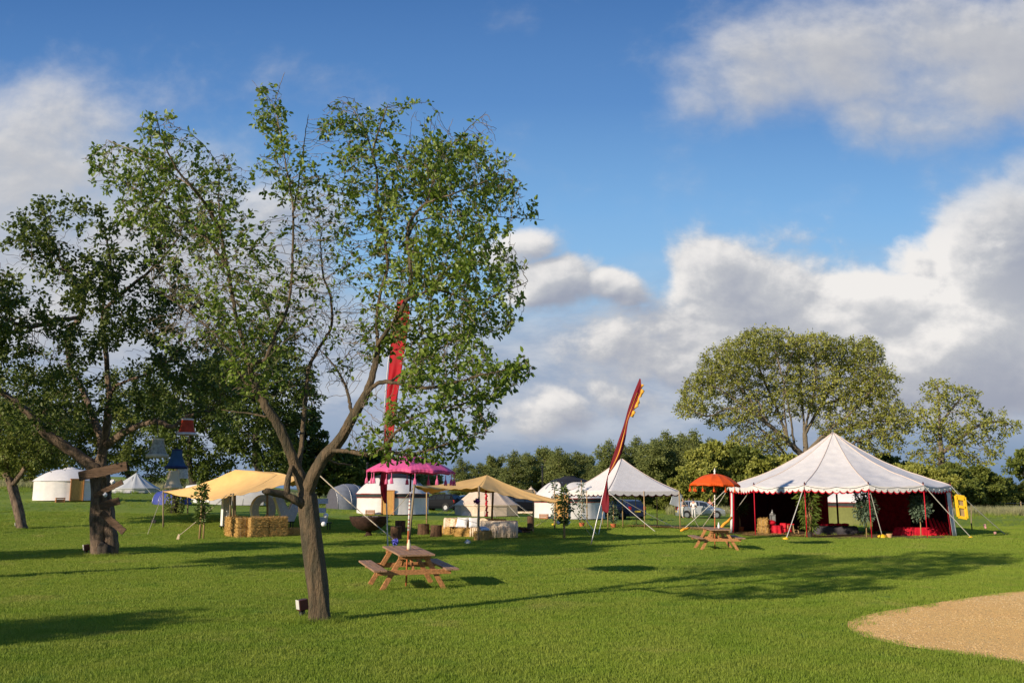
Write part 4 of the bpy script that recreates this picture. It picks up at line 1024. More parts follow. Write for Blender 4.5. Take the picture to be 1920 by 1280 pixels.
# guy ropes with covered pegs
def peg_cover(p, m, label, big=1.0):
    mb = MB().lathe([(.001, .11), (.06, .10), (.10, .05), (.11, 0), (.001, 0)], p, 12).tube([p+Vector((-.14, 0, .04)), p+Vector((0, 0, .09)), p+Vector((.14, .02, .03))], .05, 8)
    mb.v = [p+(v-p)*big for v in mb.v]
    o = thing(mb.build('peg_cover', m, smooth=True)); return tag(o, label, 'peg cover', 'yellow peg covers round the big marquee')
for k, px, py in ((11, 1474, 1012), (0, 1655, 1008), (1, 1820, 1008), (2, 1885, 1003), (10, 1350, 994), (9, 1316, 991), (9, 1278, 996)):
    rope('guy_rope', mpt(k, 1.0, EH), G(px, py)+Vector((0, 0, .05)), mq, r=.02)
peg_cover(G(1474, 1012), YPAINT, 'yellow peg cover in front of the stool at the big marquee')
peg_cover(G(1655, 1009), YPAINT, 'yellow peg cover beside the terracotta pot by the big marquee', 1.5)
peg_cover(G(1821, 1009), YPAINT, 'small yellow peg cover just right of the big marquee', .8)
peg_cover(G(1887, 1003), YPAINT, 'rightmost small yellow peg cover, away from the big marquee', .8)
def foam(px, py, px2, py2, d, label):
    a, b = W(px, py, d), W(px2, py2, d+.3); return tag(thing(MB().tube([a, a.lerp(b, .33)+Vector((0, 0, .03)), a.lerp(b, .66)-Vector((0, 0, .02)), b], [.05, .075, .07, .05], 9).build('rope_marker', OPAINT, smooth=True)), label, 'rope marker', 'orange foam markers on the guy ropes')
foam(1276, 995, 1293, 988, G(1277, 997).y, 'orange foam rope marker lying low left of the farther picnic table')
foam(1350, 991, 1372, 969, 43.5, 'slanting orange foam rope marker between orange parasol and big marquee')
for px, py, h, lab in ((1866, 1000, .2, 'tiny red and white rag by the outer rope right of the big marquee'), (1848, 985, .16, 'tiny white tag hanging on the outer rope right of the marquee')):
    p = G(px, 1003); p.z = W(px, py, p.y).z
    o = MB().box(p, (.10, .05, h)).ball(p+Vector((.03, 0, -.1)), .06, 8, 1, .3).build('rag', mat('pink_rag', (.7, .35, .32), .8, .3)); tag(thing(o), lab, 'rag')
# bunting of lights on the eave
mb = MB()
for k in (10, 11, 0, 1, 2): mb.tube([MC+(p-MC)*1.012+Vector((0, 0, -.02-.10*abs(math.sin(i/10*math.pi*2)))) for i, p in enumerate(eave(k))], .007, 4)
ls = mb.build('cable', BLK, None)
fl = empty('festoon_lights', mpt(0, 1, 2.2), 'string of small bulbs looped along the front edge of the big marquee', 'light string')
ls.parent = fl; ls.location = -fl.location
mb = MB()
for k in (10, 11, 0, 1, 2):
    for i, p in enumerate(eave(k)):
        if i % 2: mb.ball(MC+(p-MC)*1.014+Vector((0, 0, -.16)), .028, 6)
mb.build('bulbs', WHITE_C, fl, smooth=True)

# --- things in and around the marquee
def foliage(parent, c, rx, rz, n, ls, m, seed, wr=.5, droop=.3, name='foliage', ry=None, spread_dir=1.0):
    rg_ = np.random.RandomState(seed); v = rg_.normal(0, 1, (n, 3)); v /= np.linalg.norm(v, axis=1)[:, None]; r = rg_.uniform(.25, 1, n)**.6
    # clumpy
    cl = rg_.normal(0, 1, (14, 3)); cl /= np.linalg.norm(cl, axis=1)[:, None]; v = v*.55+cl[rg_.randint(0, 14, n)]*.6
    P_ = np.array(c)+v*r[:, None]*np.array([rx, ry or rx, rz]); V_, F_ = leaves(P_, v*spread_dir, ls*rg_.uniform(.6, 1.3, n), wr, rg_, droop)
    return mesh_np(name, V_, F_, m, parent)
def pot(parent, p, r=.16, h=.26, m=TERRA):
    return MB().lathe([(.001, 0), (r*.7, 0), (r, h), (r*1.08, h), (r*1.08, h+.03), (r*.9, h+.03), (r*.85, h-.02), (.001, h-.02)], p, 16).build('pot', m, parent, smooth=False)
def bay(px, py, topy, label, seed, m=LEAFG, w=.55):
    b = G(px, py); d = b.y; k = d/FPX; zt = W(px, topy, d).z; t = empty('standard_tree', b, label, 'small tree', 'standard trees in front of the big marquee')
    MB().tube([b, b+Vector((.02, 0, .6)), b+Vector((-.01, 0, 1.3)), b+Vector((0, 0, zt*.8))], [.03, .026, .022, .012], 8).build('trunk', BAMB, t, smooth=True)
    cz = (zt+b.z+.75)/2; foliage(t, (b.x, b.y-.05, cz), w, (zt-b.z-.45)/2, 1500, .13, m, seed); return t
bay(1625, 1008, 922, 'slim leafy standard tree in front of the opening of the big marquee', 3)
bay(1727, 1007, 928, 'slim leafy standard tree at the right part of the big marquee', 4, w=.5)
# tall bamboo-like plant
b = G(1519, 1008); t = empty('potted_bamboo', b, 'tall drooping green bamboo plant at the front of the big marquee', 'plant'); pot(t, b, .13, .25, mat('dark_pot', (.05, .04, .03), .7))
mb = MB()
for i in range(7):
    a = i*.9; mb.tube([b+Vector((.05*math.cos(a), .05*math.sin(a), .2)), b+Vector((.1*math.cos(a), .1*math.sin(a), 1.0)), b+Vector((.28*math.cos(a), .25*math.sin(a), 1.9+.15*math.sin(i*2)))], [.016, .013, .006], 6)
mb.build('stems', BAMB, t, smooth=True)
rg_ = np.random.RandomState(6); n = 520; a = rg_.uniform(0, 6.28, n); z = rg_.uniform(.35, 2.35, n); r = .08+.22*z*rg_.uniform(.3, 1, n)
P_ = np.stack([b.x+np.cos(a)*r, b.y+np.sin(a)*r, b.z+z], 1); V_, F_ = leaves(P_, np.stack([np.cos(a), np.sin(a), .1+0*a], 1), rg_.uniform(.2, .42, n), .14, rg_, .45); mesh_np('foliage', V_, F_, leafmat('bamboo_leaves', (.07, .12, .015), (.14, .2, .03), (.25, .3, .06), .3), t)
# palm by the left wall
b = G(1396, 1000)+Vector((0, .9, 0)); t = empty('potted_palm', b, 'small potted palm inside the left wall of the big marquee', 'plant'); pot(t, b, .2, .3)
MB().tube([b+Vector((0, 0, .25)), b+Vector((-.03, 0, 1.35))], [.045, .03], 8).build('trunk', BAMB, t, smooth=True)
rg_ = np.random.RandomState(16); n = 150; a = rg_.uniform(0, 6.28, n); P_ = np.stack([b.x+np.cos(a)*.15, b.y+np.sin(a)*.15, b.z+1.35+rg_.uniform(-.2, .35, n)], 1)
V_, F_ = leaves(P_, np.stack([np.cos(a), np.sin(a), .2+0*a], 1), rg_.uniform(.3, .6, n), .12, rg_, .5); mesh_np('fronds', V_, F_, LEAFM, t)

def bale(c, size, rz, label, group, seed=0, cover=None):
    """straw bale: rough box with strings and loose stalks"""
    t = empty('straw_bale', (c[0], c[1], c[2]), label, 'straw bale', group, rz); L, w, h = size; rg_ = random.Random(seed)
    mb_ = MB(); nx, ny, nz = 9, 5, 5
    def face(f):
        pass
    pts = {}; fs = []
    def vid(i, j, k):
        if (i, j, k) not in pts:
            x, y, z = (i/nx-.5)*L, (j/ny-.5)*w, k/nz*h; e = sum((i in (0, nx), j in (0, ny), k in (0, nz)))
            s = 1-.035*(e-1); pts[(i, j, k)] = (len(mb_.v)); mb_.v.append(Vector((x*s+rg_.uniform(-.012, .012), y*s+rg_.uniform(-.012, .012), h/2+(z-h/2)*s+rg_.uniform(-.01, .01))))
        return pts[(i, j, k)]
    for i in range(nx):
        for j in range(ny):
            for k, fl in ((0, 1), (nz, 0)):
                q = [vid(i, j, k), vid(i+1, j, k), vid(i+1, j+1, k), vid(i, j+1, k)]; mb_.f.append(tuple(q[::-1] if fl else q))
    for i in range(nx):
        for k in range(nz):
            for j, fl in ((0, 0), (ny, 1)):
                q = [vid(i, j, k), vid(i+1, j, k), vid(i+1, j, k+1), vid(i, j, k+1)]; mb_.f.append(tuple(q[::-1] if fl else q))
    for j in range(ny):
        for k in range(nz):
            for i, fl in ((0, 1), (nx, 0)):
                q = [vid(i, j, k), vid(i, j+1, k), vid(i, j+1, k+1), vid(i, j, k+1)]; mb_.f.append(tuple(q[::-1] if fl else q))
    for _ in range(1100):       # loose stalks standing off the faces
        f = rg_.choice('xxyyyyz'); s = rg_.choice((-1, 1))
        if f == 'x': p = Vector((s*L/2, rg_.uniform(-.5, .5)*w, rg_.uniform(0, 1)*h)); nrm = Vector((s, 0, 0))
        elif f == 'y': p = Vector((rg_.uniform(-.5, .5)*L, s*w/2, rg_.uniform(0, 1)*h)); nrm = Vector((0, s, 0))
        else: p = Vector((rg_.uniform(-.5, .5)*L, rg_.uniform(-.5, .5)*w, h)); nrm = Vector((0, 0, 1))
        d_ = (nrm*.35+Vector((rg_.gauss(0, 1), rg_.gauss(0, 1), rg_.gauss(0, 1)))).normalized()*rg_.uniform(.04, .11)
        if d_.dot(nrm) < 0: d_ = -d_
        w_ = d_.cross(nrm)
        w_ = w_.normalized()*.005 if w_.length > 1e-5 else Vector((.005, 0, 0)); mb_.add([p-w_, p+w_, p+d_+w_, p+d_-w_], [(0,1,2,3)])
    mb_.build('straw_block', STRAW, t, local=True)
    sm = MB()
    for y in (-w*.2, w*.2): sm.tube([(-L/2-.004, y, 0), (-L/2-.004, y, h+.004), (L/2+.004, y, h+.004), (L/2+.004, y, 0)], .006, 4)
    sm.build('string', ROPE, t, local=True); return t
# bale + red cloth + lantern + stool in marquee
b = G(1438, 1003)+Vector((0, .7, 0)); bale((b.x, b.y, b.z), (.9, .45, .42), R(80), 'straw bale standing left of the red cloth in the marquee', 'straw bales inside the big marquee', 91)
bale((b.x+.02, b.y, b.z+.43), (.85, .45, .38), R(75), 'upper straw bale beside the round red cushion in the marquee', 'straw bales inside the big marquee', 92)
def drape(name, c, rx, ry, h, m, label, cat, seed, ripple=.06, nrip=11, group=None, rz=0):
    mb_ = MB(); rg_ = random.Random(seed); ph = rg_.random()*6
    def lob(a, u): return (1+ripple*u*math.sin(a*nrip+ph)+.03*u*math.sin(a*5), 0)
    prof = [(.001, h), (.5, h), (.92, h), (1.0, h-.03), (1.04, h*.6), (1.08, h*.25), (1.14, .01)]
    mb_.lathe(prof, (0, 0, 0), 110, lob)
    mb_.v = [Vector(c)+Matrix.Rotation(rz, 3, 'Z') @ Vector((v.x*rx, v.y*ry, v.z)) for v in mb_.v]
    return tag(thing(mb_.build(name, m, smooth=True)), label, cat, group)
c = G(1462, 1003)+Vector((0, .8, 0)); drape('draped_table', c, .42, .36, .48, REDCL, 'low table under crumpled red cloth holding the silver lantern', 'table', 3)
mb = MB(); q = c+Vector((-.1, 0, .48))
lt = empty('lantern', q, 'tall silver lantern on the red cloth in the marquee', 'lantern')
mb.box(q+Vector((0, 0, .03)), (.26, .26, .05)).box(q+Vector((0, 0, .52)), (.26, .26, .04))
for sx in (-1, 1):
    for sy in (-1, 1): mb.box(q+Vector((sx*.11, sy*.11, .27)), (.025, .025, .46))
mb.build('frame', METAL, lt); MB().lathe([(.17, 0), (.06, .12), (.05, .16), (.001, .17)], q+Vector((0, 0, .54)), 4).tube([q+Vector((0, 0, .68)), q+Vector((0, 0, .8))], .03, 6).build('lid', METAL, lt)
MB().box(q+Vector((0, 0, .28)), (.18, .18, .42)).build('glass', mat('lantern_glass', (.25, .27, .27), .1, .1), lt)
q = b+Vector((.42, -.1, .62)); tag(thing(MB().ball(q, .25, 16, .55).build('cushion', REDCL, smooth=True)), 'round red cushion leaning on the straw bale in the marquee', 'cushion')
c = G(1482, 1001); st = empty('stool', c, 'pale wooden stool with red seat in the mouth of the marquee', 'stool')
for sx in (-1, 1):
    for sy in (-1, 1): MB().beam(c+Vector((sx*.18, sy*.15, 0)), c+Vector((sx*.13, sy*.11, .50)), .035, .035).build('leg', BAMB, st)
mb = MB(); [mb.beam(c+Vector((-.165, s*.14, .1)), c+Vector((.165, s*.14, .1)), .03, .03) for s in (-1, 1)]; mb.build('stretcher', BAMB, st); MB().box(c+Vector((0, 0, .52)), (.36, .32, .05)).build('seat', REDCL, st, bevel=.01)
c = G(1494, 1000)+Vector((0, 2.0, 0)); drape('draped_pouffe', c, .3, .3, .5, REDCL, 'small red draped seat behind the pale wooden stool', 'seat', 5)
c = G(1506, 1002)+Vector((0, 1.2, 0)); mb = MB()
for s in (-1, 1): mb.beam(c+Vector((s*.13, 0, 0)), c+Vector((s*.13, 0, .38)), .04, .04)
mb.beam(c+Vector((-.15, 0, .2)), c+Vector((.15, 0, .2)), .04, .04); tag(thing(mb.build('wooden_frame', BAMB)), 'low pale wooden trestle behind the bamboo plant', 'trestle')
# grey sofa and cushions
c = G(1580, 1003)+Vector((0, 1.0, 0)); sf = empty('daybed', c, 'long low grey daybed across the marquee opening', 'daybed')
mb = MB(); rows = []
for i in range(25):
    x = -1.15+2.3*i/24; e = (1-abs(x/1.15)**8)**.5
    rows.append([c+Vector((x, -.5*e+.02, 0)), c+Vector((x, -.55*e, .12)), c+Vector((x, -.52*e, .34)), c+Vector((x, -.3*e, .42+.02*math.sin(i))), c+Vector((x, .3*e, .43+.015*math.sin(i*2))), c+Vector((x, .55*e, .3)), c+Vector((x, .5*e, 0))])
mb.grid(rows).build('mattress', mat('charcoal_cloth', (.07, .065, .075), .9, .2, 4, .3), sf, smooth=True)
mb = MB(); 
for i in range(4): mb.ball(c+Vector((-.5+i*.35, .1, .50)), .22, 12, .35)
mb.build('cushions', REDCL, sf, smooth=True)
# red draped bench on the right
c = G(1730, 1005)+Vector((.05, .62, 0)); drape('draped_bench', c, 1.12, .45, .42, REDCL, 'long red draped bench at the right end of the big marquee', 'bench', 9, .05, 21)
c = G(1702, 996)+Vector((0, 1.2, .42)); tag(thing(MB().box(c+Vector((0, 0, .14)), (.4, .05, .22)).build('tray', PAPER, bevel=.01)), 'small white tray standing on the red draped bench', 'tray')
c = G(1775, 1005)+Vector((-.1, .5, 0)); 
mb = MB()
for i in range(5): mb.tube([c+Vector((-.5+i*.2, 0, .95-.07*i)), c+Vector((-.42+i*.2, -.1, .5)), c+Vector((-.3+i*.2, -.25, .02))], [.05, .07, .1], 8)
tag(thing(mb.build('hanging_cloth', REDCL, smooth=True)), 'folds of red cloth falling to the grass at the right marquee wall', 'cloth')
c = G(1668, 1009); t = empty('flower_pot', c, 'empty terracotta flower pot beside the big yellow peg cover', 'flower pot'); pot(t, c, .13, .19, mat('pale_terracotta', (.60, .36, .16), .8))
# yellow two-window frame hanging beyond the marquee
d = 44.3; c = W(1801, 950, d); t = empty('yellow_frame', W(1803, 972, d), 'bright yellow two window frame hanging right of the big marquee', 'frame')
mb = MB(); x = [W(1790+6*(1-f), 929+42*f, d).x for f in (0, 1)]
def q_(u, v, y=0): # u across, v down
    return W(1800+u*8+v*5, 930+v*40+u*1.5, d)+Vector((0, y, 0))
for (a, b_) in (((-1, 0), (1, 0)), ((-1, .5), (1, .5)), ((-1, 1), (1, 1)), ((-1, 0), (-1, 1)), ((1, 0), (1, 1)), ((-1, .12), (1, .12))):
    mb.beam(q_(*a), q_(*b_), .14, .10, up=(0, 1, 0))
mb.build('frame_bars', YPAINT, t, bevel=.02)
MB().add([q_(-.9, .05, .05), q_(.9, .05, .05), q_(.9, .95, .05), q_(-.9, .95, .05)], [(0,1,2,3)]).build('panel', mat('tan_mesh', (.35, .25, .12), .9, .1), t, solid=.02)
rope('hanging_rope', q_(0, 0), mpt(2, 1.0, EH), t, r=.012)
b = G(1823, 995); t = empty('post', b, 'thin upright post with a pale band right of the yellow frame', 'post')
MB().tube([b, b+Vector((-.02, 0, .45))], .035, 8).build('base', BLK, t); MB().tube([b+Vector((-.02, 0, .45)), W(1821, 945, b.y)], .03, 8).build('shaft', POLE, t)

# ---------------------------------------------------------------- small white marquee
d = 55.0; SC = GX(1168, d+1.2); k = (d)/FPX; HW = 2.72; SC.z = 0; E2 = 2.25
ang = R(24); 
def spt(i, f=1.0, z=0):
    a = ang+math.pi/4+i*math.pi/2; return SC+Vector((math.cos(a)*HW*1.28*f, math.sin(a)*HW*1.28*f, z))
sm = empty('marquee', SC, 'small white pyramid marquee open on all sides behind the leaning dark red banner', 'marquee')
apz = W(1167, 860, d+1.2).z
def sroof(i, s, t):
    e = spt(i).lerp(spt(i+1), s); q = e.lerp(SC, t*.99); q.z = E2+(apz-E2)*(.85*t+.15*t*t)-.10*math.sin(math.pi*t)-.05*math.sin(math.pi*s)*(1-t); return q
rf = MB(); ln = MB(); vb = MB(); vr = MB(); seam = MB()
for i in range(4):
    rf.grid([[sroof(i, s/16, t/14) for s in range(17)] for t in range(15)])
    scallop(vb, [sroof(i, s/10, 0)+(sroof(i, s/10, 0)-SC).normalized()*.01 for s in range(11)], .14, 9, .11)
    scallop(vr, [sroof(i, s/10, 0) for s in range(11)], .19, 9, .115)
    seam.tube([sroof(i, 0, t/14)+Vector((0, 0, .01)) for t in range(15)], .02, 5)
r_ = rf.build('roof', WHITE, sm, smooth=True, solid=.005); seam.build('seams', seamm, r_, smooth=True)
vb.build('valance', WHITE, sm, solid=.003); vr.build('valance_lining', MAROON, sm, solid=.003)
for i in range(4):
    for f in (0, .5):
        p = spt(i).lerp(spt(i+1), f); g = Vector((p.x, p.y, terrain(p.x, p.y))); MB().tube([g, Vector((p.x, p.y, E2))], .03, 8).build('side_pole', BAMB, sm, smooth=True)
MB().tube([SC, SC+Vector((0, 0, apz))], .035, 8).build('centre_pole', BAMB, sm, smooth=True)
fr = min(range(4), key=lambda i: spt(i).y); rt_ = max(range(4), key=lambda i: spt(i).x); lf = min(range(4), key=lambda i: spt(i).x)
for i, pp in ((fr, (1270, 991)), (rt_, (1312, 991)), (lf, (1120, 1003)), (fr, (1122, 1003)), (fr, (1230, 997))):
    rope('guy_rope', spt(i, 1, E2), G(*pp), sm, r=.018)

# potted climbers by the small marquee
def climber(px, py, topy, label, seed, potm=TERRA, n=260, w=.2, white=False, hang=False, group='leafy climbers tied to poles'):
    b = G(px, py); d = b.y; zt = W(px, topy, d).z; t = empty('climbing_plant', b, label, 'plant', group); h = zt-b.z
    if potm is not None: pot(t, b, .17, .24, potm)
    MB().tube([b, b+Vector((.03, 0, h*.5)), b+Vector((0, 0, h))], .02, 6).build('stake', BAMB, t, smooth=True)
    rg_ = np.random.RandomState(seed); z = h*(.15+.8*rg_.uniform(0, 1, n)); a = rg_.uniform(0, 6.28, n); ww = w*(.5+.8*np.abs(np.sin(z*4+seed))); r = ww*rg_.uniform(.2, 1, n)
    P_ = np.stack([b.x+np.cos(a)*r, b.y+np.sin(a)*r, b.z+z], 1); V_, F_ = leaves(P_, np.stack([np.cos(a), np.sin(a), 0*a], 1), rg_.uniform(.09, .17, n), .6, rg_, .3); mesh_np('foliage', V_, F_, LEAFG if white else LEAFM, t)
    if white:
        k_ = rg_.randint(0, n, 40); V_, F_ = leaves(P_[k_]+rg_.normal(0, .05, (40, 3)), rg_.normal(0, 1, (40, 3)), rg_.uniform(.06, .1, 40), .9, rg_, 0); mesh_np('flowers', V_, F_, WHITEFL, t)
    return t
climber(1150, 990, 915, 'white flowering climber in a red pot beside the dark red banner', 11, white=True, n=420, w=.3)
b = G(1091, 988); t = climber(1091, 988, 900, 'green climber above a hanging red pot left of the dark red banner', 12, white=True, n=260, w=.25)

# ---------------------------------------------------------------- yurts
def yurt(px, d, r, wall_h, roof_h, label, door_px, chim=None, cap=True, door_w=.9, band=True, basey=None, crate=True, wm=WHITE, wallm=None):
    c = GX(px, d); t = empty('yurt', c, label, 'yurt', 'white felt yurts in the field')
    u0 = c
    MB().lathe([(r*1.01, 0), (r, .05), (r*.995, wall_h*.55), (r, wall_h)], c, 72, lambda a, u: (1+.006*math.sin(a*23)+.004*math.sin(a*41), 0)).build('wall', wallm or wm, t, smooth=True)
    def lob(a, u): return (1+.01*math.sin(a*9)*(1-u), -.05*(abs(math.sin(a*5)))*(1-u)**2*0)
    prof = []
    for i in range(13):
        f = i/12; prof.append((r*1.03*(1-f*.80)+.02, wall_h-.04+(roof_h)*(math.sin(f*math.pi/2)**.85)*(.93)))
    MB().lathe(prof, c, 72, lob).build('roof', wm, t, smooth=True)
    if band:
        MB().lathe([(r*1.015, wall_h*.80), (r*1.018, wall_h*.94)], c, 72).build('band', DKBAND, t, smooth=True)
        MB().lathe([(r*1.036, wall_h-.07), (r*1.036, wall_h-.02)], c, 72).lathe([(r*1.02, wall_h*.78), (r*1.02, wall_h*.80)], c, 72).build('trim', REDTRIM, t, smooth=True)
    if cap:
        # dark crown cloth with points running down between the white lobes
        mb_ = MB(); n = 60; rows = []
        for j in range(10):
            f = j/9; row = []
            for i in range(n+1):
                a = 2*math.pi*i/n; lo = abs(math.sin(a*2.0+.6))**.6; ext = .42+.52*(1-lo)**2.2
                ff = 1-f*ext; R_ = r*1.03*(1-ff*.80)+.05; z = wall_h+.0+(roof_h)*(math.sin(min(1, ff)*math.pi/2)**.85)*(.93)+.03
                row.append(c+Vector((math.cos(a)*R_, math.sin(a)*R_, z)))
            rows.append(row)
        mb_.grid(rows).build('crown_cloth', BLACKC, t, smooth=True)
        MB().lathe([(.001, .16), (r*.16, .14), (r*.24, .02), (r*.25, -.05)], c+Vector((0, 0, wall_h+roof_h*.95)), 30).build('crown_cap', BLACKC, t, smooth=True)
    else:
        MB().lathe([(.001, .14), (r*.14, .10), (r*.23, -.04)], c+Vector((0, 0, wall_h+roof_h*.93)), 30).build('crown_cap', wm, t, smooth=True)
    dx, dtop, dw = door_px; ud = uv(dx, 940)[0]
    # point on the wall facing the camera in that column
    best = min((math.radians(q) for q in range(180, 361)), key=lambda a: abs((c.x+r*math.cos(a))/(c.y+r*math.sin(a))-ud)); a = best
    dp = c+Vector((math.cos(a)*r*1.02, math.sin(a)*r*1.02, 0)); rzd = a+math.pi/2; dh = wall_h*dtop
    rt_ = Matrix.Rotation(rzd, 3, 'Z')
    MB().box(dp+Vector((0, 0, dh/2)), (dw, .10, dh), rt_).build('door', DOORW, t, bevel=.01)
    mb_ = MB()
    for s in (-1, 1): mb_.box(dp+rt_ @ Vector((s*dw/2, -.03, 0))+Vector((0, 0, dh/2)), (.07, .13, dh+.05), rt_)
    mb_.box(dp+Vector((0, 0, dh+.03)), (dw+.14, .15, .07), rt_); mb_.build('door_frame', WOODT, t)
    if chim:
        cx = chim; q = W(cx, 900, d-r*.5); q.z = c.z+wall_h+roof_h*.5; MB().tube([q, q+Vector((0, 0, roof_h*.95))], .06, 8).lathe([(.09, 0), (.09, .08), (.001, .14)], q+Vector((0, 0, roof_h*.95)), 10).build('chimney', BLK, t, smooth=True)
    if crate:
        q = dp+rt_ @ Vector((-dw/2-.75, -.35, 0)); q.z = terrain(q.x, q.y); q = q+Vector((0, 0, .17))
        mb_ = MB()
        for z in (-.12, 0, .12): mb_.box(q+Vector((0, 0, z)), (.62, .36, .09), rt_)
        for s in (-1, 1): mb_.box(q+rt_ @ Vector((s*.29, -.19, 0)), (.05, .03, .36), rt_)
        tag(thing(mb_.build('crate', mat('crate_wood', (.36, .16, .07), .8, .2))), f'slatted wooden crate by the door of the {crate}', 'crate', 'crates beside yurt doors')
    return t
yurt(736, 68, 2.62, 1.50, 1.45, 'white yurt with black crown behind the pink parasol', (727, 1.10, .85), chim=688, crate='yurt behind the pink parasol')
yurt(1068, 70, 2.68, 1.52, 1.55, 'white yurt with black crown and stove pipe between yellow canopy and small marquee', (1053, 1.10, .95), chim=1017, crate='yurt left of the small marquee')
yurt(128, 72, 2.5, 1.5, 1.0, 'white yurt with plain white roof behind the tree with plank signs', (142, 1.05, .9), cap=False, crate='far left yurt', band=False)

yurt(1606, 66, 2.1, 1.62, 1.0, 'white roofed yurt with olive green wall glimpsed through the back of the big marquee', (1700, 1.05, .9), crate=None, wallm=mat('olive_canvas', (.16, .17, .05), .85, .08))
# ---------------------------------------------------------------- bell tents
def bell(px, d, r, apex_py, label, m, seg=12, wall=.55, rot=0, door=None, doorm=None, base_py=None, pts=True):
    c = GX(px, d); H = W(px, apex_py, d).z-c.z; t = empty('bell_tent', c, label, 'bell tent', 'canvas bell tents')
    n = seg*6
    def lob(a, u):
        s = ((a-rot)*seg/(2*math.pi)) % 1; cor = math.cos(math.pi/seg)/math.cos((s-.5)*2*math.pi/seg); return (cor, -.10*math.sin(math.pi*s)*(1-u)*u*2)
    prof = [(r*(1-f), wall+(H-wall)*(f**1.12)) for f in np.linspace(0, .985, 15)]
    MB().lathe(prof, c, n, lob).build('roof', m, t, smooth=False)
    MB().lathe([(r*.985, 0), (r*.975, wall*.5), (r*.985, wall)], c, n, lob).build('wall', m, t)
    MB().lathe([(r*1.012, wall-.10), (r*1.008, wall+.004)], c, n, lob).build('eave_flap', m, t)
    MB().tube([c+Vector((0, 0, H-.1)), c+Vector((0, 0, H+.1))], .03, 6).build('pole_tip', POLE, t)
    if door is not None:
        dx = Vector((math.cos(door), math.sin(door), 0)); sx = Vector((-dx.y, dx.x, 0)); top = c+dx*r*.42+Vector((0, 0, wall+(H-wall)*.50)); f0 = c+dx*r*1.02
        MB().add([f0+sx*.95, f0-sx*.95, top], [(0,1,2)]).add([f0+sx*.95, top, c+dx*r*.25+Vector((0, 0, H*.8)), c+dx*.5*r+sx*1.25+Vector((0, 0, wall*.9))], [(0,1,2,3)]).add([f0-sx*.95, c+dx*.5*r-sx*1.25+Vector((0, 0, wall*.9)), c+dx*r*.25+Vector((0, 0, H*.8)), top], [(0,1,2,3)]).build('door_flap', doorm or m, t, solid=.01)
    for k in range(seg):
        a = rot+2*math.pi*k/seg; e = c+Vector((math.cos(a)*r, math.sin(a)*r, wall)); g = c+Vector((math.cos(a)*(r+1.3), math.sin(a)*(r+1.3), 0)); g.z = terrain(g.x, g.y)
        if abs(math.sin(a)) < 2: rope('guy_rope', e, g, t, r=.010)
    return t
bell(912, 72, 2.55, 893, 'cream bell tent behind the right yellow canopy', CREAM, rot=.2, door=R(248), wall=.85)
bell(996, 84, 2.2, 912, 'small cream pointed tent top left of the yurt with stove pipe', CREAM, rot=.1)
bell(253, 98, 2.5, 886, 'pale grey bell tent behind the tree with plank signs', mat('pale_grey_canvas', (.52, .53, .52), .85, .05, trans=.1), rot=.3, door=R(262), doorm=GREYC, wall=.5)
bell(478, 88, 2.2, 882, 'white tent top just above the left yellow canopy', WHITE_C, rot=.1)
# ridge style tents
def ridge(px, d, w, L, h, m, label, rz, cat='tent', frontm=None, name='dome_tent', round_=False):
    c = GX(px, d); t = empty(name, c, label, cat, None, 0); rt_ = Matrix.Rotation(rz, 3, 'Z'); rows = []
    for i in range(13):
        f = i/12; s = 1-.35*abs(2*f-1)**3; hh = h*(1-.18*abs(2*f-1)**2); row = []
        for j in range(13):
            a = math.pi*j/12; x = -math.cos(a)*w/2*s; z = hh*(math.sin(a)**(.75 if round_ else .9)); row.append(c+rt_ @ Vector((x, (f-.5)*L, z)))
        rows.append(row)
    MB().grid(rows).build('flysheet', m, t, smooth=True)
    MB().add(rows[0], [tuple(range(13))]).build('front_panel', frontm or m, t); MB().add(rows[-1], [tuple(reversed(range(13)))]).build('back_panel', m, t)
    mb_ = MB()
    for i in (0, 4, 8, 12): mb_.tube([p+(p-c)*.006 for p in rows[i]], .02, 5)
    mb_.build('tent_poles', METAL, t, smooth=True); return t
ridge(652, 76, 2.5, 3.2, 2.05, GTENT, 'grey dome tent with dark mesh front left of the pink parasol yurt', R(-42), frontm=mat('tent_mesh', (.08, .08, .10), .8, .1))
ridge(322, 70, 2.0, 2.6, 1.15, BLUETENT, 'blue tent under the hanging lampshades', R(70))
ridge(390, 76, 2.4, 5.0, 1.55, WHITE_C, 'low white tent under the left yellow canopy beside the ivy trunk', R(88), round_=True)
ridge(452, 74, 2.6, 4.6, 1.65, GREYC, 'pale grey tent behind the large letters', R(80), round_=True)
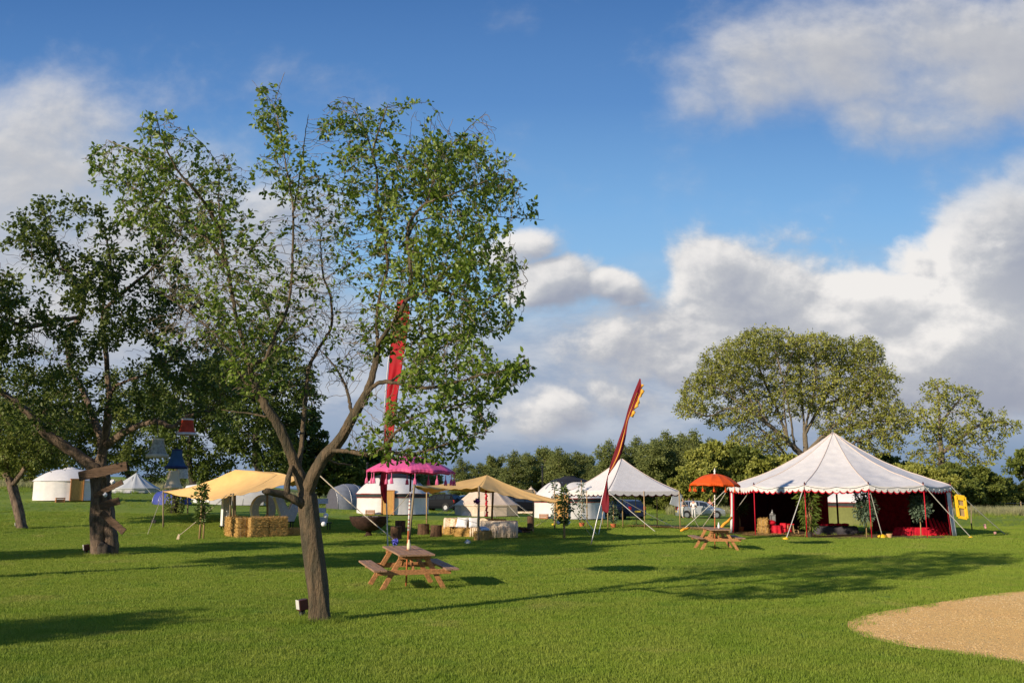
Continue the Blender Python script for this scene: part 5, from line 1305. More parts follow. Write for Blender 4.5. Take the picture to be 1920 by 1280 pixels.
# ---------------------------------------------------------------- yellow canopies
def canopy(peaks, corners, label, sag_e=.10, sag_r=.08, edge_in=.06):
    """peaks: one or two points; corners in order around; returns root"""
    C_ = sum(corners, Vector())/len(corners); t = empty('canopy', Vector((C_.x, C_.y, 0)), label, 'canopy', 'yellow canvas canopies')
    mb = MB(); n = len(corners); hem = MB()
    for i in range(n):
        a, b = corners[i], corners[(i+1) % n]; L = (b-a).length
        pa = min(peaks, key=lambda p: (p-a).length); pb = min(peaks, key=lambda p: (p-b).length); rows = []
        for r in range(19):
            f = r/18; row = []
            for c in range(25):
                s = c/24; e = a.lerp(b, s); pk = pa.lerp(pb, s)
                inw = (C_-e); inw.z = 0; e = e+inw.normalized()*edge_in*L*4*s*(1-s); e.z -= sag_e*L*4*s*(1-s)*.5
                q = e.lerp(pk, f); q.z += -(pk-e).length*sag_r*4*f*(1-f)*.5
                q.z += .035*mn.noise(Vector((q.x*1.3, q.y*1.3, 2)))+(.025*math.sin(s*34+i)*(1-f)**4)
                row.append(q)
            rows.append(row)
        mb.grid(rows); hem.tube(rows[0], .022, 5)
    mb.build('canvas', YELLOW, t, smooth=True, solid=.006); hem.build('hem', YELLOW, t, smooth=True); return t
P = lambda px, py, d: W(px, py, d)
dA = G(306, 989).y
cl, cf = P(306, 921, dA), P(437, 928, 43.5); cr, cb, cb2 = P(594, 886, 43), P(560, 903, 54), P(352, 915, 60)
c1 = canopy([P(441, 880, 48), P(525, 886, 47)], [cl, cf, cr, cb, cb2], 'left yellow canopy over the straw bale bar', .07, .07)
def pole(base, top, r, parent, m=POLE, name='pole'): return MB().tube([base, top], [r, r*.85], 8).build(name, m, parent, smooth=True)
pole(G(306, 990), cl+Vector((0, 0, .08)), .05, c1)
pole(G(430, 1004), P(433, 926, 44), .05, c1); pole(G(437, 1003)+Vector((0, .1, 0)), cf+Vector((0, 0, .05)), .07, c1)
pole(GX(502, 47), P(501, 900, 47), .06, c1); pole(GX(441, 48), P(441, 899, 48), .05, c1); pole(GX(566, 52), cb, .05, c1); pole(GX(352, 60), cb2, .05, c1)
rope('guy_rope', cl, G(276, 1003), c1, ROPE, .012); rope('guy_rope', cf+Vector((-.3, 0, 0)), G(335, 1008)+Vector((0, 0, .1)), c1, ROPE, .016); rope('guy_rope', cr, G(740, 1018)+Vector((0, 0, .12)), c1, ROPE, .022)
p = G(334, 1012); tag(thing(MB().box(p+Vector((0, 0, .13)), (.09, .06, .28), Matrix.Rotation(.3, 3, 'Y')).box(p+Vector((.02, -.05, .10)), (.10, .02, .16)).build('tent_peg', mat('pale_peg', (.62, .48, .32), .8), bevel=.004)), 'pale wooden peg at the foot of the left canopy rope', 'peg')
def pom(p, r, m, label, name='paper_pompom', group='paper pompoms'):
    mb_ = MB(); rg_ = random.Random(int(p.x*100))
    for _ in range(46):
        v = Vector((rg_.gauss(0, 1), rg_.gauss(0, 1), rg_.gauss(0, 1))).normalized(); mb_.leaf(p+v*r*.2, v, r*.85, r*.55, (rg_.gauss(0, 1), 0, 1))
    mb_.ball(p, r*.62, 10, 1, .25); return tag(thing(mb_.build(name, m, solid=0)), label, 'pompom', group)
p = G(741, 1024); pom(p+Vector((0, 0, .17)), .17, LILAC, 'violet blue paper pompom at the foot of a rope by the near picnic table')
p = G(877, 1020); pom(p+Vector((0, 0, .06)), .15, PAPER, 'crumpled white and blue paper pompom lying on the grass before the straw seats')
# canopy two
dB = G(897, 1013).y
c_l = P(777, 911, 41); c_f = P(898, 913, dB); c_r = P(1062, 941, 42.8); c_b = P(1000, 918, 49.5); c_b2 = P(800, 912, 50.0)
c2_ = canopy([P(913, 890, 43.6)], [c_l, c_f, c_r, c_b, c_b2], 'right yellow canopy over the straw bale seats', .07, .06)
pole(GX(767, 41), c_l+Vector((0, 0, .08)), .055, c2_); pole(G(897, 1014), c_f+Vector((0, 0, .05)), .055, c2_); pole(GX(921, 47), P(925, 908, 47), .06, c2_); pole(GX(1000, 49.5), c_b, .04, c2_, BAMB); pole(GX(800, 50), c_b2, .04, c2_, BAMB)
rope('guy_rope', c_l, G(718, 976), c2_, ROPE, .014); rope('guy_rope', c_r, G(1003, 986), c2_, ROPE, .014); rope('guy_rope', c_f, G(893, 1011), c2_, ROPE, .010); rope('guy_rope', c_r, G(1110, 1006), c2_, ROPE, .014)
# garland and purple pompom
q0 = P(911, 916, dB+.5); q1 = P(913, 966, dB+.5); gl = empty('flower_garland', q1, 'hanging red flower garland inside the right yellow canopy', 'garland'); mb = MB()
for i in range(16): mb.ball(q0.lerp(q1, i/15)+Vector((.02*math.sin(i*2), 0, 0)), .062, 8, .7, .35)
mb.build('flowers', mat('crimson_petals', (.62, .01, .03), .8, .3), gl); MB().tube([q0+Vector((0, 0, .12)), q1], .006, 4).build('thread', ROPE, gl)
pom(P(894, 939, dB-.15), .17, PURPLE, 'round dark purple paper pompom hanging on the front pole of the right canopy')

# staked climbers and saplings
def sapling(px, py, topy, label, seed, stakes=(), n=420, w=.42, leafm=None, low=.45, name='staked_shrub', group='leafy shrubs tied to stakes at the canopies', white=0):
    b = G(px, py); d = b.y; zt = W(px, topy, d).z; h = zt-b.z; t = empty(name, b, label, 'shrub', group)
    MB().tube([b, b+Vector((.02, 0, h*.5)), b+Vector((-.02, 0, h*.92))], [.055, .045, .015], 8).build('trunk', BAMB, t, smooth=True)
    for sx in stakes: MB().tube([b+Vector((sx, .05, 0)), b+Vector((sx*.9, .05, h*.62))], .04, 7).build('stake', BAMB, t, smooth=True)
    rg_ = np.random.RandomState(seed); z = h*(low+(1.0-low)*rg_.uniform(0, 1, n)); a = rg_.uniform(0, 6.28, n); prof_ = np.sin(np.clip((z/h-low)/(1.02-low), 0, 1)*math.pi)**.5; r = w*prof_*rg_.uniform(.1, 1, n)*(.7+.4*np.sin(a*3+z*5))
    P_ = np.stack([b.x+np.cos(a)*r, b.y+np.sin(a)*r, b.z+z], 1); V_, F_ = leaves(P_, np.stack([np.cos(a), np.sin(a), .2+0*a], 1), rg_.uniform(.12, .24, n), .42, rg_, .2); mesh_np('foliage', V_, F_, leafm or LEAFM, t)
    if white:
        k_ = rg_.randint(0, n, white); V_, F_ = leaves(P_[k_]+rg_.normal(0, .05, (white, 3)), rg_.normal(0, 1, (white, 3)), rg_.uniform(.05, .09, white), .9, rg_, 0); mesh_np('flowers', V_, F_, WHITEFL, t)
    return t
sapling(374, 1011, 908, 'dark leafy shrub tied to two stakes before the left yellow canopy', 21, (.16,), 520, .42, low=.30)
sapling(1058, 1011, 912, 'staked leafy shrub at the right corner of the right yellow canopy', 22, (), 420, .40, white=30, low=.28)
sapling(1040, 992, 900, 'thin flowering shrub just left of the right canopy corner', 23, (), 160, .22, LEAFG, .2, white=20)
for (px, py, lab) in ((1047, 979, 'white paper ball left of the staked shrub at the right canopy'), (1065, 979, 'white paper ball right of the staked shrub at the right canopy')):
    p = W(px, py, 45.5); p.z = max(p.z, .2); tag(thing(MB().ball(p, .115, 14, .95, .04).build('paper_ball', PAPER, smooth=True)), lab, 'paper ball', 'white paper balls')
for (px, py, lab) in ((607, 982, 'white paper ball on the grass right of the near tree trunk'), (611, 966, 'white paper ball above the other one right of the near tree trunk')):
    p = W(px, py, 46); p.z = max(p.z, .14); tag(thing(MB().ball(p, .13, 14, .95, .04).build('paper_ball', PAPER, smooth=True)), lab, 'paper ball', 'white paper balls')
p = G(1037, 985); tag(thing(MB().ball(p+Vector((0, 0, .06)), .11, 8, .6, .4).build('peg_cover', YPAINT)), 'small yellow thing on the grass beneath the right canopy corner', 'peg cover')

# ---------------------------------------------------------------- straw bar and letters
dB0 = 44.2
def gz(x, y, z=0): return Vector((x, y, terrain(x, y)+z))
b0_ = G(464, 1009); k = 0
# front run going right and away, side run going left and away
BR = 'straw bales of the bar under the left canopy'
fdir = Vector((1, .72, 0)).normalized(); sdir = Vector((-.72, 1, 0)).normalized()
for lv in (0, 1):
    for i in range(2):
        c = b0_+fdir*(.48+i*.93)+Vector((-.05, .22, 0)); c.z = terrain(c.x, c.y)+lv*.48
        bale(c, (.9, .5, .47), math.atan2(fdir.y, fdir.x), f'{["lower","upper"][lv]} straw bale of the bar front, {["beside the bar corner","at the right end"][i]}', BR, 10+lv*4+i)
        c = b0_+sdir*(.55+i*.93)+Vector((-.25, .15, 0)); c.z = terrain(c.x, c.y)+lv*.48
        bale(c, (.9, .5, .47), math.atan2(sdir.y, sdir.x), f'{["lower","upper"][lv]} straw bale of the sunlit left side of the bar, {["nearer the corner","farther back"][i]}', BR, 20+lv*4+i)
c = G(540, 1006)+Vector((0, .5, 0)); bale(c, (.85, .45, .38), R(20), 'low single straw bale at the right end of the bar near the trunk', BR, 33)
c = b0_+Vector((.5, 1.6, 0)); tag(thing(MB().box(gz(c.x-.2, c.y-.1, 1.0), (1.5, .5, .05), Matrix.Rotation(.18, 3, 'Z')).build('bar_top', PLANK, bevel=.01)), 'dark plank lying on the straw bale bar', 'plank') if False else None
LETF = mat('letter_face', (.46, .48, .52), .5, .05); LETS = mat('letter_side', (.75, .74, .70), .6, .04)
def letter(ch, px, py, d, h, label, rz=R(36), stand=True):
    c = W(px, py, d); zg = terrain(c.x, c.y); t = empty('light_up_letter', Vector((c.x, c.y, zg)), label, 'letter', 'large light up letters spelling LOVE'); z0 = c.z
    t.rotation_euler = (0, 0, rz); z0 -= zg; th = .30; sw = .30; polys = []
    if ch == 'L': outl = [[(0, 0), (.75, 0), (.75, .27), (.3, .27), (.3, 1.2), (0, 1.2)]]
    elif ch == 'V': outl = [[(.42, 0), (1.0, 0), (1.5, 1.2), (1.08, 1.2), (.72, .55), (.36, 1.2), (-.06, 1.2)]]
    elif ch == 'E': outl = [[(0, 0), (.8, 0), (.8, .25), (.3, .25), (.3, .48), (.7, .48), (.7, .72), (.3, .72), (.3, .95), (.8, .95), (.8, 1.2), (0, 1.2)]]
    else:
        n = 40; outl = None; fr = MB(); sd_ = MB()
        for i in range(n):
            a, b = 2*math.pi*i/n, 2*math.pi*(i+1)/n; po = lambda q, s, y: Vector((.52+s*.52*math.cos(q)*.96, y, .6+.6*math.sin(q)*(1 if s == 1 else .66))) if s == 1 else Vector((.52+.22*math.cos(q), y, .6+.33*math.sin(q)))
            for y in (-th/2, th/2): fr.add([po(a, 1, y), po(b, 1, y), po(b, 0, y), po(a, 0, y)], [(0,1,2,3)])
            for s in (0, 1): sd_.add([po(a, s, -th/2-.02), po(b, s, -th/2-.02), po(b, s, th/2+.02), po(a, s, th/2+.02)], [(0,1,2,3)])
    if outl:
        fr, sd_ = MB(), MB(); o_ = outl[0]; m_ = len(o_)
        for y in (-th/2, th/2): fr.add([Vector((x, y, z)) for x, z in o_], [tuple(range(m_))])
        for i in range(m_):
            (x0, z_0), (x1, z_1) = o_[i], o_[(i+1) % m_]; sd_.add([Vector((x0, -th/2-.02, z_0)), Vector((x1, -th/2-.02, z_1)), Vector((x1, th/2+.02, z_1)), Vector((x0, th/2+.02, z_0))], [(0,1,2,3)])
    s = h/1.2
    for q in (fr, sd_): q.v = [Vector((v.x*s, v.y, v.z*s+z0)) for v in q.v]
    fr.build('face', LETF, t, local=True, label='grey face of the letter'); sd_.build('rim', LETS, t, local=True, solid=.01)
    bl = MB()
    rg_ = {'L': [(.15, .15+i*.2) for i in range(6)]+[(.35, .14), (.58, .14)], 'V': [(.16+.1*i, 1.1-.2*i) for i in range(6)]+[(1.26-.1*i, 1.1-.2*i) for i in range(5)], 'E': [(.15, .12+.2*i) for i in range(6)]+[(.4, .12), (.62, .12), (.5, .6), (.4, 1.08), (.62, 1.08)],
           'O': [(.52+.37*math.cos(a), .6+.46*math.sin(a)) for a in np.linspace(0, 6.28, 13)[:-1]]}[ch]
    for x, z in rg_: bl.ball(Vector((x*s, -th/2-.02, z*s+z0)), .028, 8)
    bl.build('bulbs', WHITE_C, t, smooth=True, local=True)
    if stand:
        st = MB().box((.5*s, 0, z0-.03), (1.1*s, .4, .05))
        for sx in (.05, .95):
            for sy in (-.16, .16): st.box((sx*s, sy, (z0-.05)/2), (.045, .045, z0-.05))
        st.build('stand', BLK, t, local=True)
    return t
letter('L', 415, 985, 49.5, 1.65, 'grey light up letter L at the back of the straw bar')
letter('O', 468, 984, 49.5, 1.6, 'grey light up letter O behind the straw bar')
letter('V', 514, 977, 49.0, 1.25, 'grey light up letter V on a black stand right of the letter O')
letter('E', 584, 979, 49.0, 1.25, 'grey light up letter E mostly hidden behind the near trunk')
c = G(606, 980)
# ---------------------------------------------------------------- straw seats under the right canopy
SG = 'straw bales of the seats under the right canopy'
seats = [((842, 1004), R(-25), 'leftmost lower straw bale of the seats under right canopy'), ((872, 1008), R(-22), 'second lower straw bale of the seats, behind the small stool'), ((905, 1014), R(68), 'straw bale seat end nearest the front canopy pole'), ((938, 1010), R(4), 'straw bale under the fringed throw at the right of the seats')]
sb = []
for (px, py), rz, lab in seats:
    c = G(px, py); c = gz(c.x, c.y+.5); bale(c, (.95, .5, .42), rz, lab, SG, px); sb.append(c)
for (px, rz, lab) in ((858, R(-20), 'back row straw bale under the lace throw, left one'), (890, R(-15), 'back row straw bale under the lace throw, middle one'), (930, R(0), 'back row straw bale behind the fringed throw')):
    c = GX(px, G(880, 1006).y+1.6); bale(c, (.95, .5, .8), rz, lab, SG, px+7)
def throw(c, L, w, h, rz, label, m, seed, front=1.0, back=.4, fringe=0):
    rt_ = Matrix.Rotation(rz, 3, 'Z'); t = empty('throw', c, label, 'blanket', 'pale throws over the straw seats'); rows = []; prof = [(-w/2-.05, h*(1-front)+.03), (-w/2-.07, h*.6), (-w/2-.04, h*.95), (-w/2+.06, h+.03), (0, h+.035), (w/2-.05, h+.03), (w/2+.03, h*.9), (w/2+.05, h*(1-back))]
    n = 34
    for i in range(n+1):
        x = -L/2+L*i/n; row = []
        for j, (y, z) in enumerate(prof): e = (1 if j < 3 else .3); row.append(c+rt_ @ Vector((x+.02*math.sin(i*1.3+j), y+.035*e*math.sin(i*.9+seed)*(-1), z+.012*math.sin(i*1.7+j*2))))
        rows.append(row)
    mb_ = MB().grid(rows)
    for q in (rows[0], rows[-1]): mb_.add([v.copy() for v in q]+[Vector((v.x, v.y, max(c.z+.05, v.z-.5))) for v in q], [(i, i+1, i+1+len(q), i+len(q)) for i in range(len(q)-1)])
    mb_.build('cloth', m, t, smooth=True, solid=.01)
    if fringe:
        fr = MB()
        for i in range(fringe):
            f = (i+.5)/fringe*n; r0_ = rows[int(f)][1]; L_ = .40+.14*math.sin(i*2.3); p_ = r0_+rt_ @ Vector((0, -.05, 0)); fr.tube([p_+Vector((0, 0, .12)), p_+Vector((.015*math.sin(i), -.02, -.05)), p_+Vector((.03*math.sin(i*3), -.02, max(-L_, c.z-p_.z+.02)))], [.014, .016, .008], 5)
        fr.build('fringe', m, t, smooth=True)
    return t
yb = G(880, 1006).y+1.6
throw(GX(876, yb), 2.3, .56, .82, R(-12), 'patterned lace throw over the left straw seats', LACE, 1, 1.0)
throw(gz(sb[3].x-.1, sb[3].y-.02), 1.75, .9, .78, R(3), 'shaggy cream throw with long fringe over the right straw seats', LACE, 2, .95, fringe=34)
throw(gz(sb[1].x+.55, sb[1].y-.15), .5, .54, .45, R(-22), 'small lace cloth hanging over the front of the middle straw seat', LACE, 3, .95)
def cushion(p, s, tilt, rz, m, label):
    mb_ = MB(); n = 10; rows = []
    for i in range(n+1):
        row = []
        for j in range(n+1):
            u, v = 2*i/n-1, 2*j/n-1; th_ = .34*(max(0, (1-u**4)*(1-v**4)))**.5; row.append((u*(1-.08*(1-v*v)), v*(1-.08*(1-u*u)), th_))
        rows.append(row)
    rt_ = Matrix.Rotation(rz, 3, 'Z') @ Matrix.Rotation(tilt, 3, 'X')
    for sg in (1, -1): mb_.grid([[p+rt_ @ (Vector((x, y, z*sg))*s) for x, y, z in r] for r in rows])
    return tag(thing(mb_.build('cushion', m, smooth=True)), label, 'cushion', 'white cushions on the straw seats')
q = GX(866, yb-.55); cushion(q+Vector((0, 0, .66)), .30, R(55), R(-15), PAPER, 'large white cushion leaning on the lace throw, left of two')
q = GX(889, yb-.6); cushion(q+Vector((0, 0, .66)), .28, R(62), R(10), PAPER, 'large white cushion leaning behind the front canopy pole')
q = gz(sb[2].x+.02, sb[2].y-.1); cushion(q+Vector((0, 0, .53)), .23, R(15), R(30), mat('blue_print', (.42, .48, .56), .85, .5, 30), 'pale blue printed cushion on the end straw bale')
c = G(851, 1004); tb = empty('side_table', c, 'small dark wire side table before the left straw seats', 'side table')
for sx in (-1, 1):
    for sy in (-1, 1): MB().tube([c+Vector((sx*.19, sy*.13, 0)), c+Vector((sx*.17, sy*.12, .42))], .011, 6).build('leg', RUST, tb)
MB().box(c+Vector((0, 0, .43)), (.44, .32, .03)).build('tabletop', RUST, tb)
c = G(869, 1005); sk = empty('log_stool', c, 'small dark round topped stool between the side table and middle bale', 'stool'); MB().lathe([(.001, .40), (.14, .39), (.15, .33), (.10, .28), (.03, .2), (.03, .05), (.001, .04)], c, 14).build('seat', RUST, sk, smooth=True); MB().lathe([(.03, .1), (.09, .0), (.001, 0)], c, 10).build('foot', PAPER, sk)

# stumps round the fire bowl
def stump(px, py, r, h, label, seed):
    c = G(px, py); t = empty('tree_stump', c, label, 'log seat', 'upright log seats round the fire bowl'); ph = seed
    MB().lathe([(r*1.08, -.02), (r*1.02, .08), (r*.97, h*.5), (r, h)], c, 36, lambda a, u: (1+.035*math.sin(a*3+ph)+.03*math.sin(a*11+ph), 0)).build('bark', LOG, t, smooth=True)
    MB().lathe([(.001, h-.004), (r*.97, h-.002)], c, 36, lambda a, u: (1+.035*math.sin(a*3+ph)+.03*math.sin(a*11+ph), 0)).build('top', LOG if seed % 2 else LOG, t); return t
stump(742, 1012, .26, .62, 'short dark log seat nearest the fire bowl', 1)
stump(750, 998, .27, .62, 'brown log seat behind the near picnic table umbrella pole', 2)
stump(794, 1003, .29, .56, 'brown log seat, left one of the pair beside the straw seats', 3)
stump(818, 1007, .28, .58, 'brown log seat, right one of the pair touching the straw seats', 4)
stump(995, 991, .19, .72, 'tall black log standing alone right of the straw seats', 5)
c = G(985, 1000)+Vector((0, .1, 0)); fw = 'split firewood logs by the tall black log'
for i, (dx, dy, dz, rz, L_, r) in enumerate([(-.45, 0, .09, .2, .8, .09), (-.25, .1, .26, -.15, .7, .08), (.05, -.1, .08, .7, .5, .075), (.2, -.05, .22, -.5, .45, .07)]):
    a = c+Vector((dx, dy, dz)); v = Vector((math.cos(rz), math.sin(rz), -.12))*L_/2; t = empty('firewood_log', a-Vector((0, 0, r)), ['long dark firewood log lowest on the left of the pile', 'firewood log lying on top at the left of the pile', 'short firewood log with its pale end towards the camera', 'small firewood log on the right of the pile'][i], 'log', fw)
    MB().tube([a-v, a+v], r, 10).build('bark', LOG, t, smooth=True); MB().tube([a-v*1.01, a+v*1.01], r*.9, 10).build('cut_ends', LOGE, t)
q = c+Vector((-.75, .2, 0)); tag(thing(MB().grid([[q+Vector((x*.8, y*.5, .42*math.exp(-(x*1.1)**2-(y)**2)*(1-.25*x)+.02*math.sin(x*9+y*7))) for x in np.linspace(-1, 1, 14)] for y in np.linspace(-1, 1, 10)]).build('tarpaulin', mat('navy_tarp', (.025, .025, .045), .5, .2), smooth=True, solid=.01)), 'dark tarpaulin heaped over firewood right of the straw seats', 'tarpaulin')
# fire bowl
c = G(691, 1005); r = .93; fb = empty('fire_bowl', c, 'big black iron fire bowl left of the log seats', 'fire bowl')
MB().lathe([(.001, .28), (.3, .30), (.55, .40), (.78, .57), (.90, .80), (.93, .97), (.965, .97), (.965, .94), (.92, .78), (.80, .55), (.56, .37), (.3, .27), (.001, .25)], c, 48).build('bowl', RUST, fb, smooth=True)
MB().lathe([(.16, .27), (.12, .15), (.25, 0), (.001, 0)], c, 20).build('foot', RUST, fb)
mb = MB(); [mb.ball(c+Vector((.3*math.cos(i*2.2), .3*math.sin(i*2.2), .88)), .2, 8, .5, .5) for i in range(7)]; mb.build('ash', mat('ash', (.22, .18, .16), .95, .3), fb)

# ---------------------------------------------------------------- plank signs on the second tree
bt = G(200, 1041)
def sign(pts, label, y, thick=.05, carve=False):
    """pts: two end centres (px,py) and height in px"""
    (x0, y0), (x1, y1), hh = pts; a, b = W(x0, y0, y), W(x1, y1, y-.06); k_ = y/FPX; h = hh*k_; t = empty('plank_sign', (a+b)/2, label, 'sign', 'weathered plank signs nailed to the tree'); ax = (b-a).normalized(); up = Vector((-ax.z, 0, ax.x)); n = 14; nrm = ax.cross(up); fr = []
    rg_ = random.Random(x0)
    top = [a.lerp(b, i/n)+up*(h/2+rg_.uniform(-.012, .012)) for i in range(n+1)]; bot = [a.lerp(b, i/n)-up*(h/2+rg_.uniform(-.012, .012)) for i in range(n+1)]
    mb_ = MB().grid([top, [p_+Vector((0, -.006, 0))-up*h*.33 for p_ in top], [p_+Vector((0, .004, 0))+up*h*.33 for p_ in bot], bot]); mb_.build('board', PLANK, t, solid=thick)
    if carve:
        cv = MB(); m_ = int((b-a).length/.12)
        for i in range(1, m_):
            p_ = a.lerp(b, (i+.2)/m_)+Vector((0, -thick/2-.008, 0)); s_ = h*.17; w_ = .012; 
            for (u0, v0_, u1, v1_) in rg_.choice([((-1, -1, -1, 1), (-1, 1, 1, 1)), ((-1, -1, 0, 1), (0, 1, 1, -1)), ((0, -1, 0, 1),), ((-1, -1, -1, 1), (-1, 0, 1, 0)), ((-1, 1, 1, 1), (0, 1, 0, -1))]):
                cv.beam(p_+ax*u0*s_*.5+up*v0_*s_, p_+ax*u1*s_*.5+up*v1_*s_, w_, .006, up=(0, 1, 0))
        cv.build('lettering', mat('carved_paint', (.27, .19, .13), .9, .2), t)
    return t
yd = bt.y-.62
sign(((148, 893), (238, 873), 17), 'longest weathered plank sign, topmost and pointing both ways past the trunk', yd)
sign(((176, 930), (230, 903), 9), 'narrow slanting plank sign just below the longest one', yd-.05)
sign(((187, 949), (224, 938), 13), 'short broad plank sign at the middle of the trunk, right side', yd-.02)
sign(((190, 960), (233, 997), 12), 'lowest plank sign sloping steeply down to the right', yd-.06)
p = W(197, 927, yd-.1); tag(thing(MB().ball(p, .07, 10, 1, .5).build('paper_flower', PAPER)), 'small white paper flower pinned between the plank signs', 'flower')
p = W(211, 903, yd-.1); tag(thing(MB().ball(p, .08, 10, 1, .5).build('paper_flower', PAPER)), 'small white paper flower on the right edge of the trunk above the others', 'flower')

# ---------------------------------------------------------------- hanging lampshades
def shade(px, py, wpx, hpx, d, m, label, trim=None, flare=1.0, topw=.55, frill=0, ptop=None):
    k_ = d/FPX; c = W(px, py+hpx/2, d); r = wpx*k_/2*.9; h = hpx*k_; t = empty('lampshade', c, label, 'lampshade', 'old lampshades hanging from the branches')
    prof = []
    for i in range(12):
        f = i/11; prof.append((r*(topw+(1-topw)*(1-f)**2.1*1.0), h*f))
    MB().lathe(prof, c, 32, lambda a, u: (1+.012*math.sin(a*16), 0)).build('shade', m, t, smooth=True, solid=.004)
    if trim is not None:
        MB().lathe([(r*1.03, -.02-.03*frill), (r*1.02, .055)], c, 64, lambda a, u: (1+.03*math.sin(a*14)*frill, (1-u)*.02*math.sin(a*14)*frill)).build('trim', trim, t, smooth=True, solid=.004)
        MB().lathe([(r*topw*1.04, h-.035), (r*topw*1.04, h+.01)], c, 32).build('top_trim', trim, t, smooth=True)
    top = W(px, (ptop or (py-60)), d); MB().tube([c+Vector((0, 0, h)), top], .008, 5).build('cord', BLK, t); return t
FLOR = mat('floral_shade', (.40, .36, .28), .8, .35, 14, trans=.2); CRM = mat('cream_shade', (.80, .68, .50), .8, .05, trans=.4)
sd_ = 26.5
shade(350, 800, 38, 29, sd_, mat('scarlet_shade', (.55, .06, .02), .7, .25, trans=.3), 'scarlet lampshade with white trims, highest of the hanging lampshades', mat('pale_trim', (.6, .52, .5), .8), topw=.62, ptop=765)
shade(295, 839, 43, 32, sd_-.4, FLOR, 'floral grey lampshade with frilled hem, leftmost of the hanging ones', CRM, topw=.52, frill=1, ptop=790)
shade(330, 860, 44, 34, sd_-.8, BLUE, 'dark blue bell lampshade in the middle of the hanging ones', mat('navy_trim', (.02, .03, .09), .8), topw=.46, ptop=800)
shade(324, 899, 37, 31, sd_-1.0, CRM, 'cream lampshade, lowest of the hanging ones above the blue tent', CRM, topw=.56, ptop=865)
shade(342, 887, 24, 20, sd_+.3, mat('patterned_shade', (.55, .50, .45), .8, .3, 20), 'small pale lampshade half hidden behind the cream one', None, topw=.8, ptop=862)

# ---------------------------------------------------------------- garden spotlights
def spot(p, s, rz, label, leafy=False):
    t = empty('spotlight', p, label, 'spotlight', 'garden spotlights at the tree feet', rz); t.scale = (s, s, s)
    MB().tube([(0, 0, -.03), (0, 0, .05), (.0, 0, .16)], [.075, .07, .06], 12).build('base', BLK, t, local=True, smooth=True)
    MB().box((0, 0, .27), (.20, .17, .22), Matrix.Rotation(R(-8), 3, 'Y')).build('housing', mat('brown_housing', (.07, .025, .018), .5, .1), t, local=True, bevel=.012)
    MB().box((-.108, 0, .275), (.012, .15, .19), Matrix.Rotation(R(-8), 3, 'Y')).build('lens', mat('frosted_lens', (.62, .60, .55), .25, .05, spec=.6), t, local=True, bevel=.003); return t
spot(G(566, 1158), .82, R(38), 'brown boxed spotlight at the foot of the near fruit tree')
spot(G(161, 1040), .95, R(38), 'brown boxed spotlight left of the tree with plank signs')
spot(G(37, 991)+Vector((0, -.3, 0)), .9, R(38), 'small spotlight at the foot of the leaning left tree')
c = G(288, 982); t = empty('floodlight', c, 'small black floodlight on the grass left of the canopy corner pole', 'floodlight'); MB().box(c+Vector((0, 0, .15)), (.26, .1, .2), Matrix.Rotation(R(20), 3, 'Y')).build('housing', BLK, t, bevel=.01); MB().box(c+Vector((0, 0, .02)), (.2, .1, .03)).build('bracket', BLK, t)

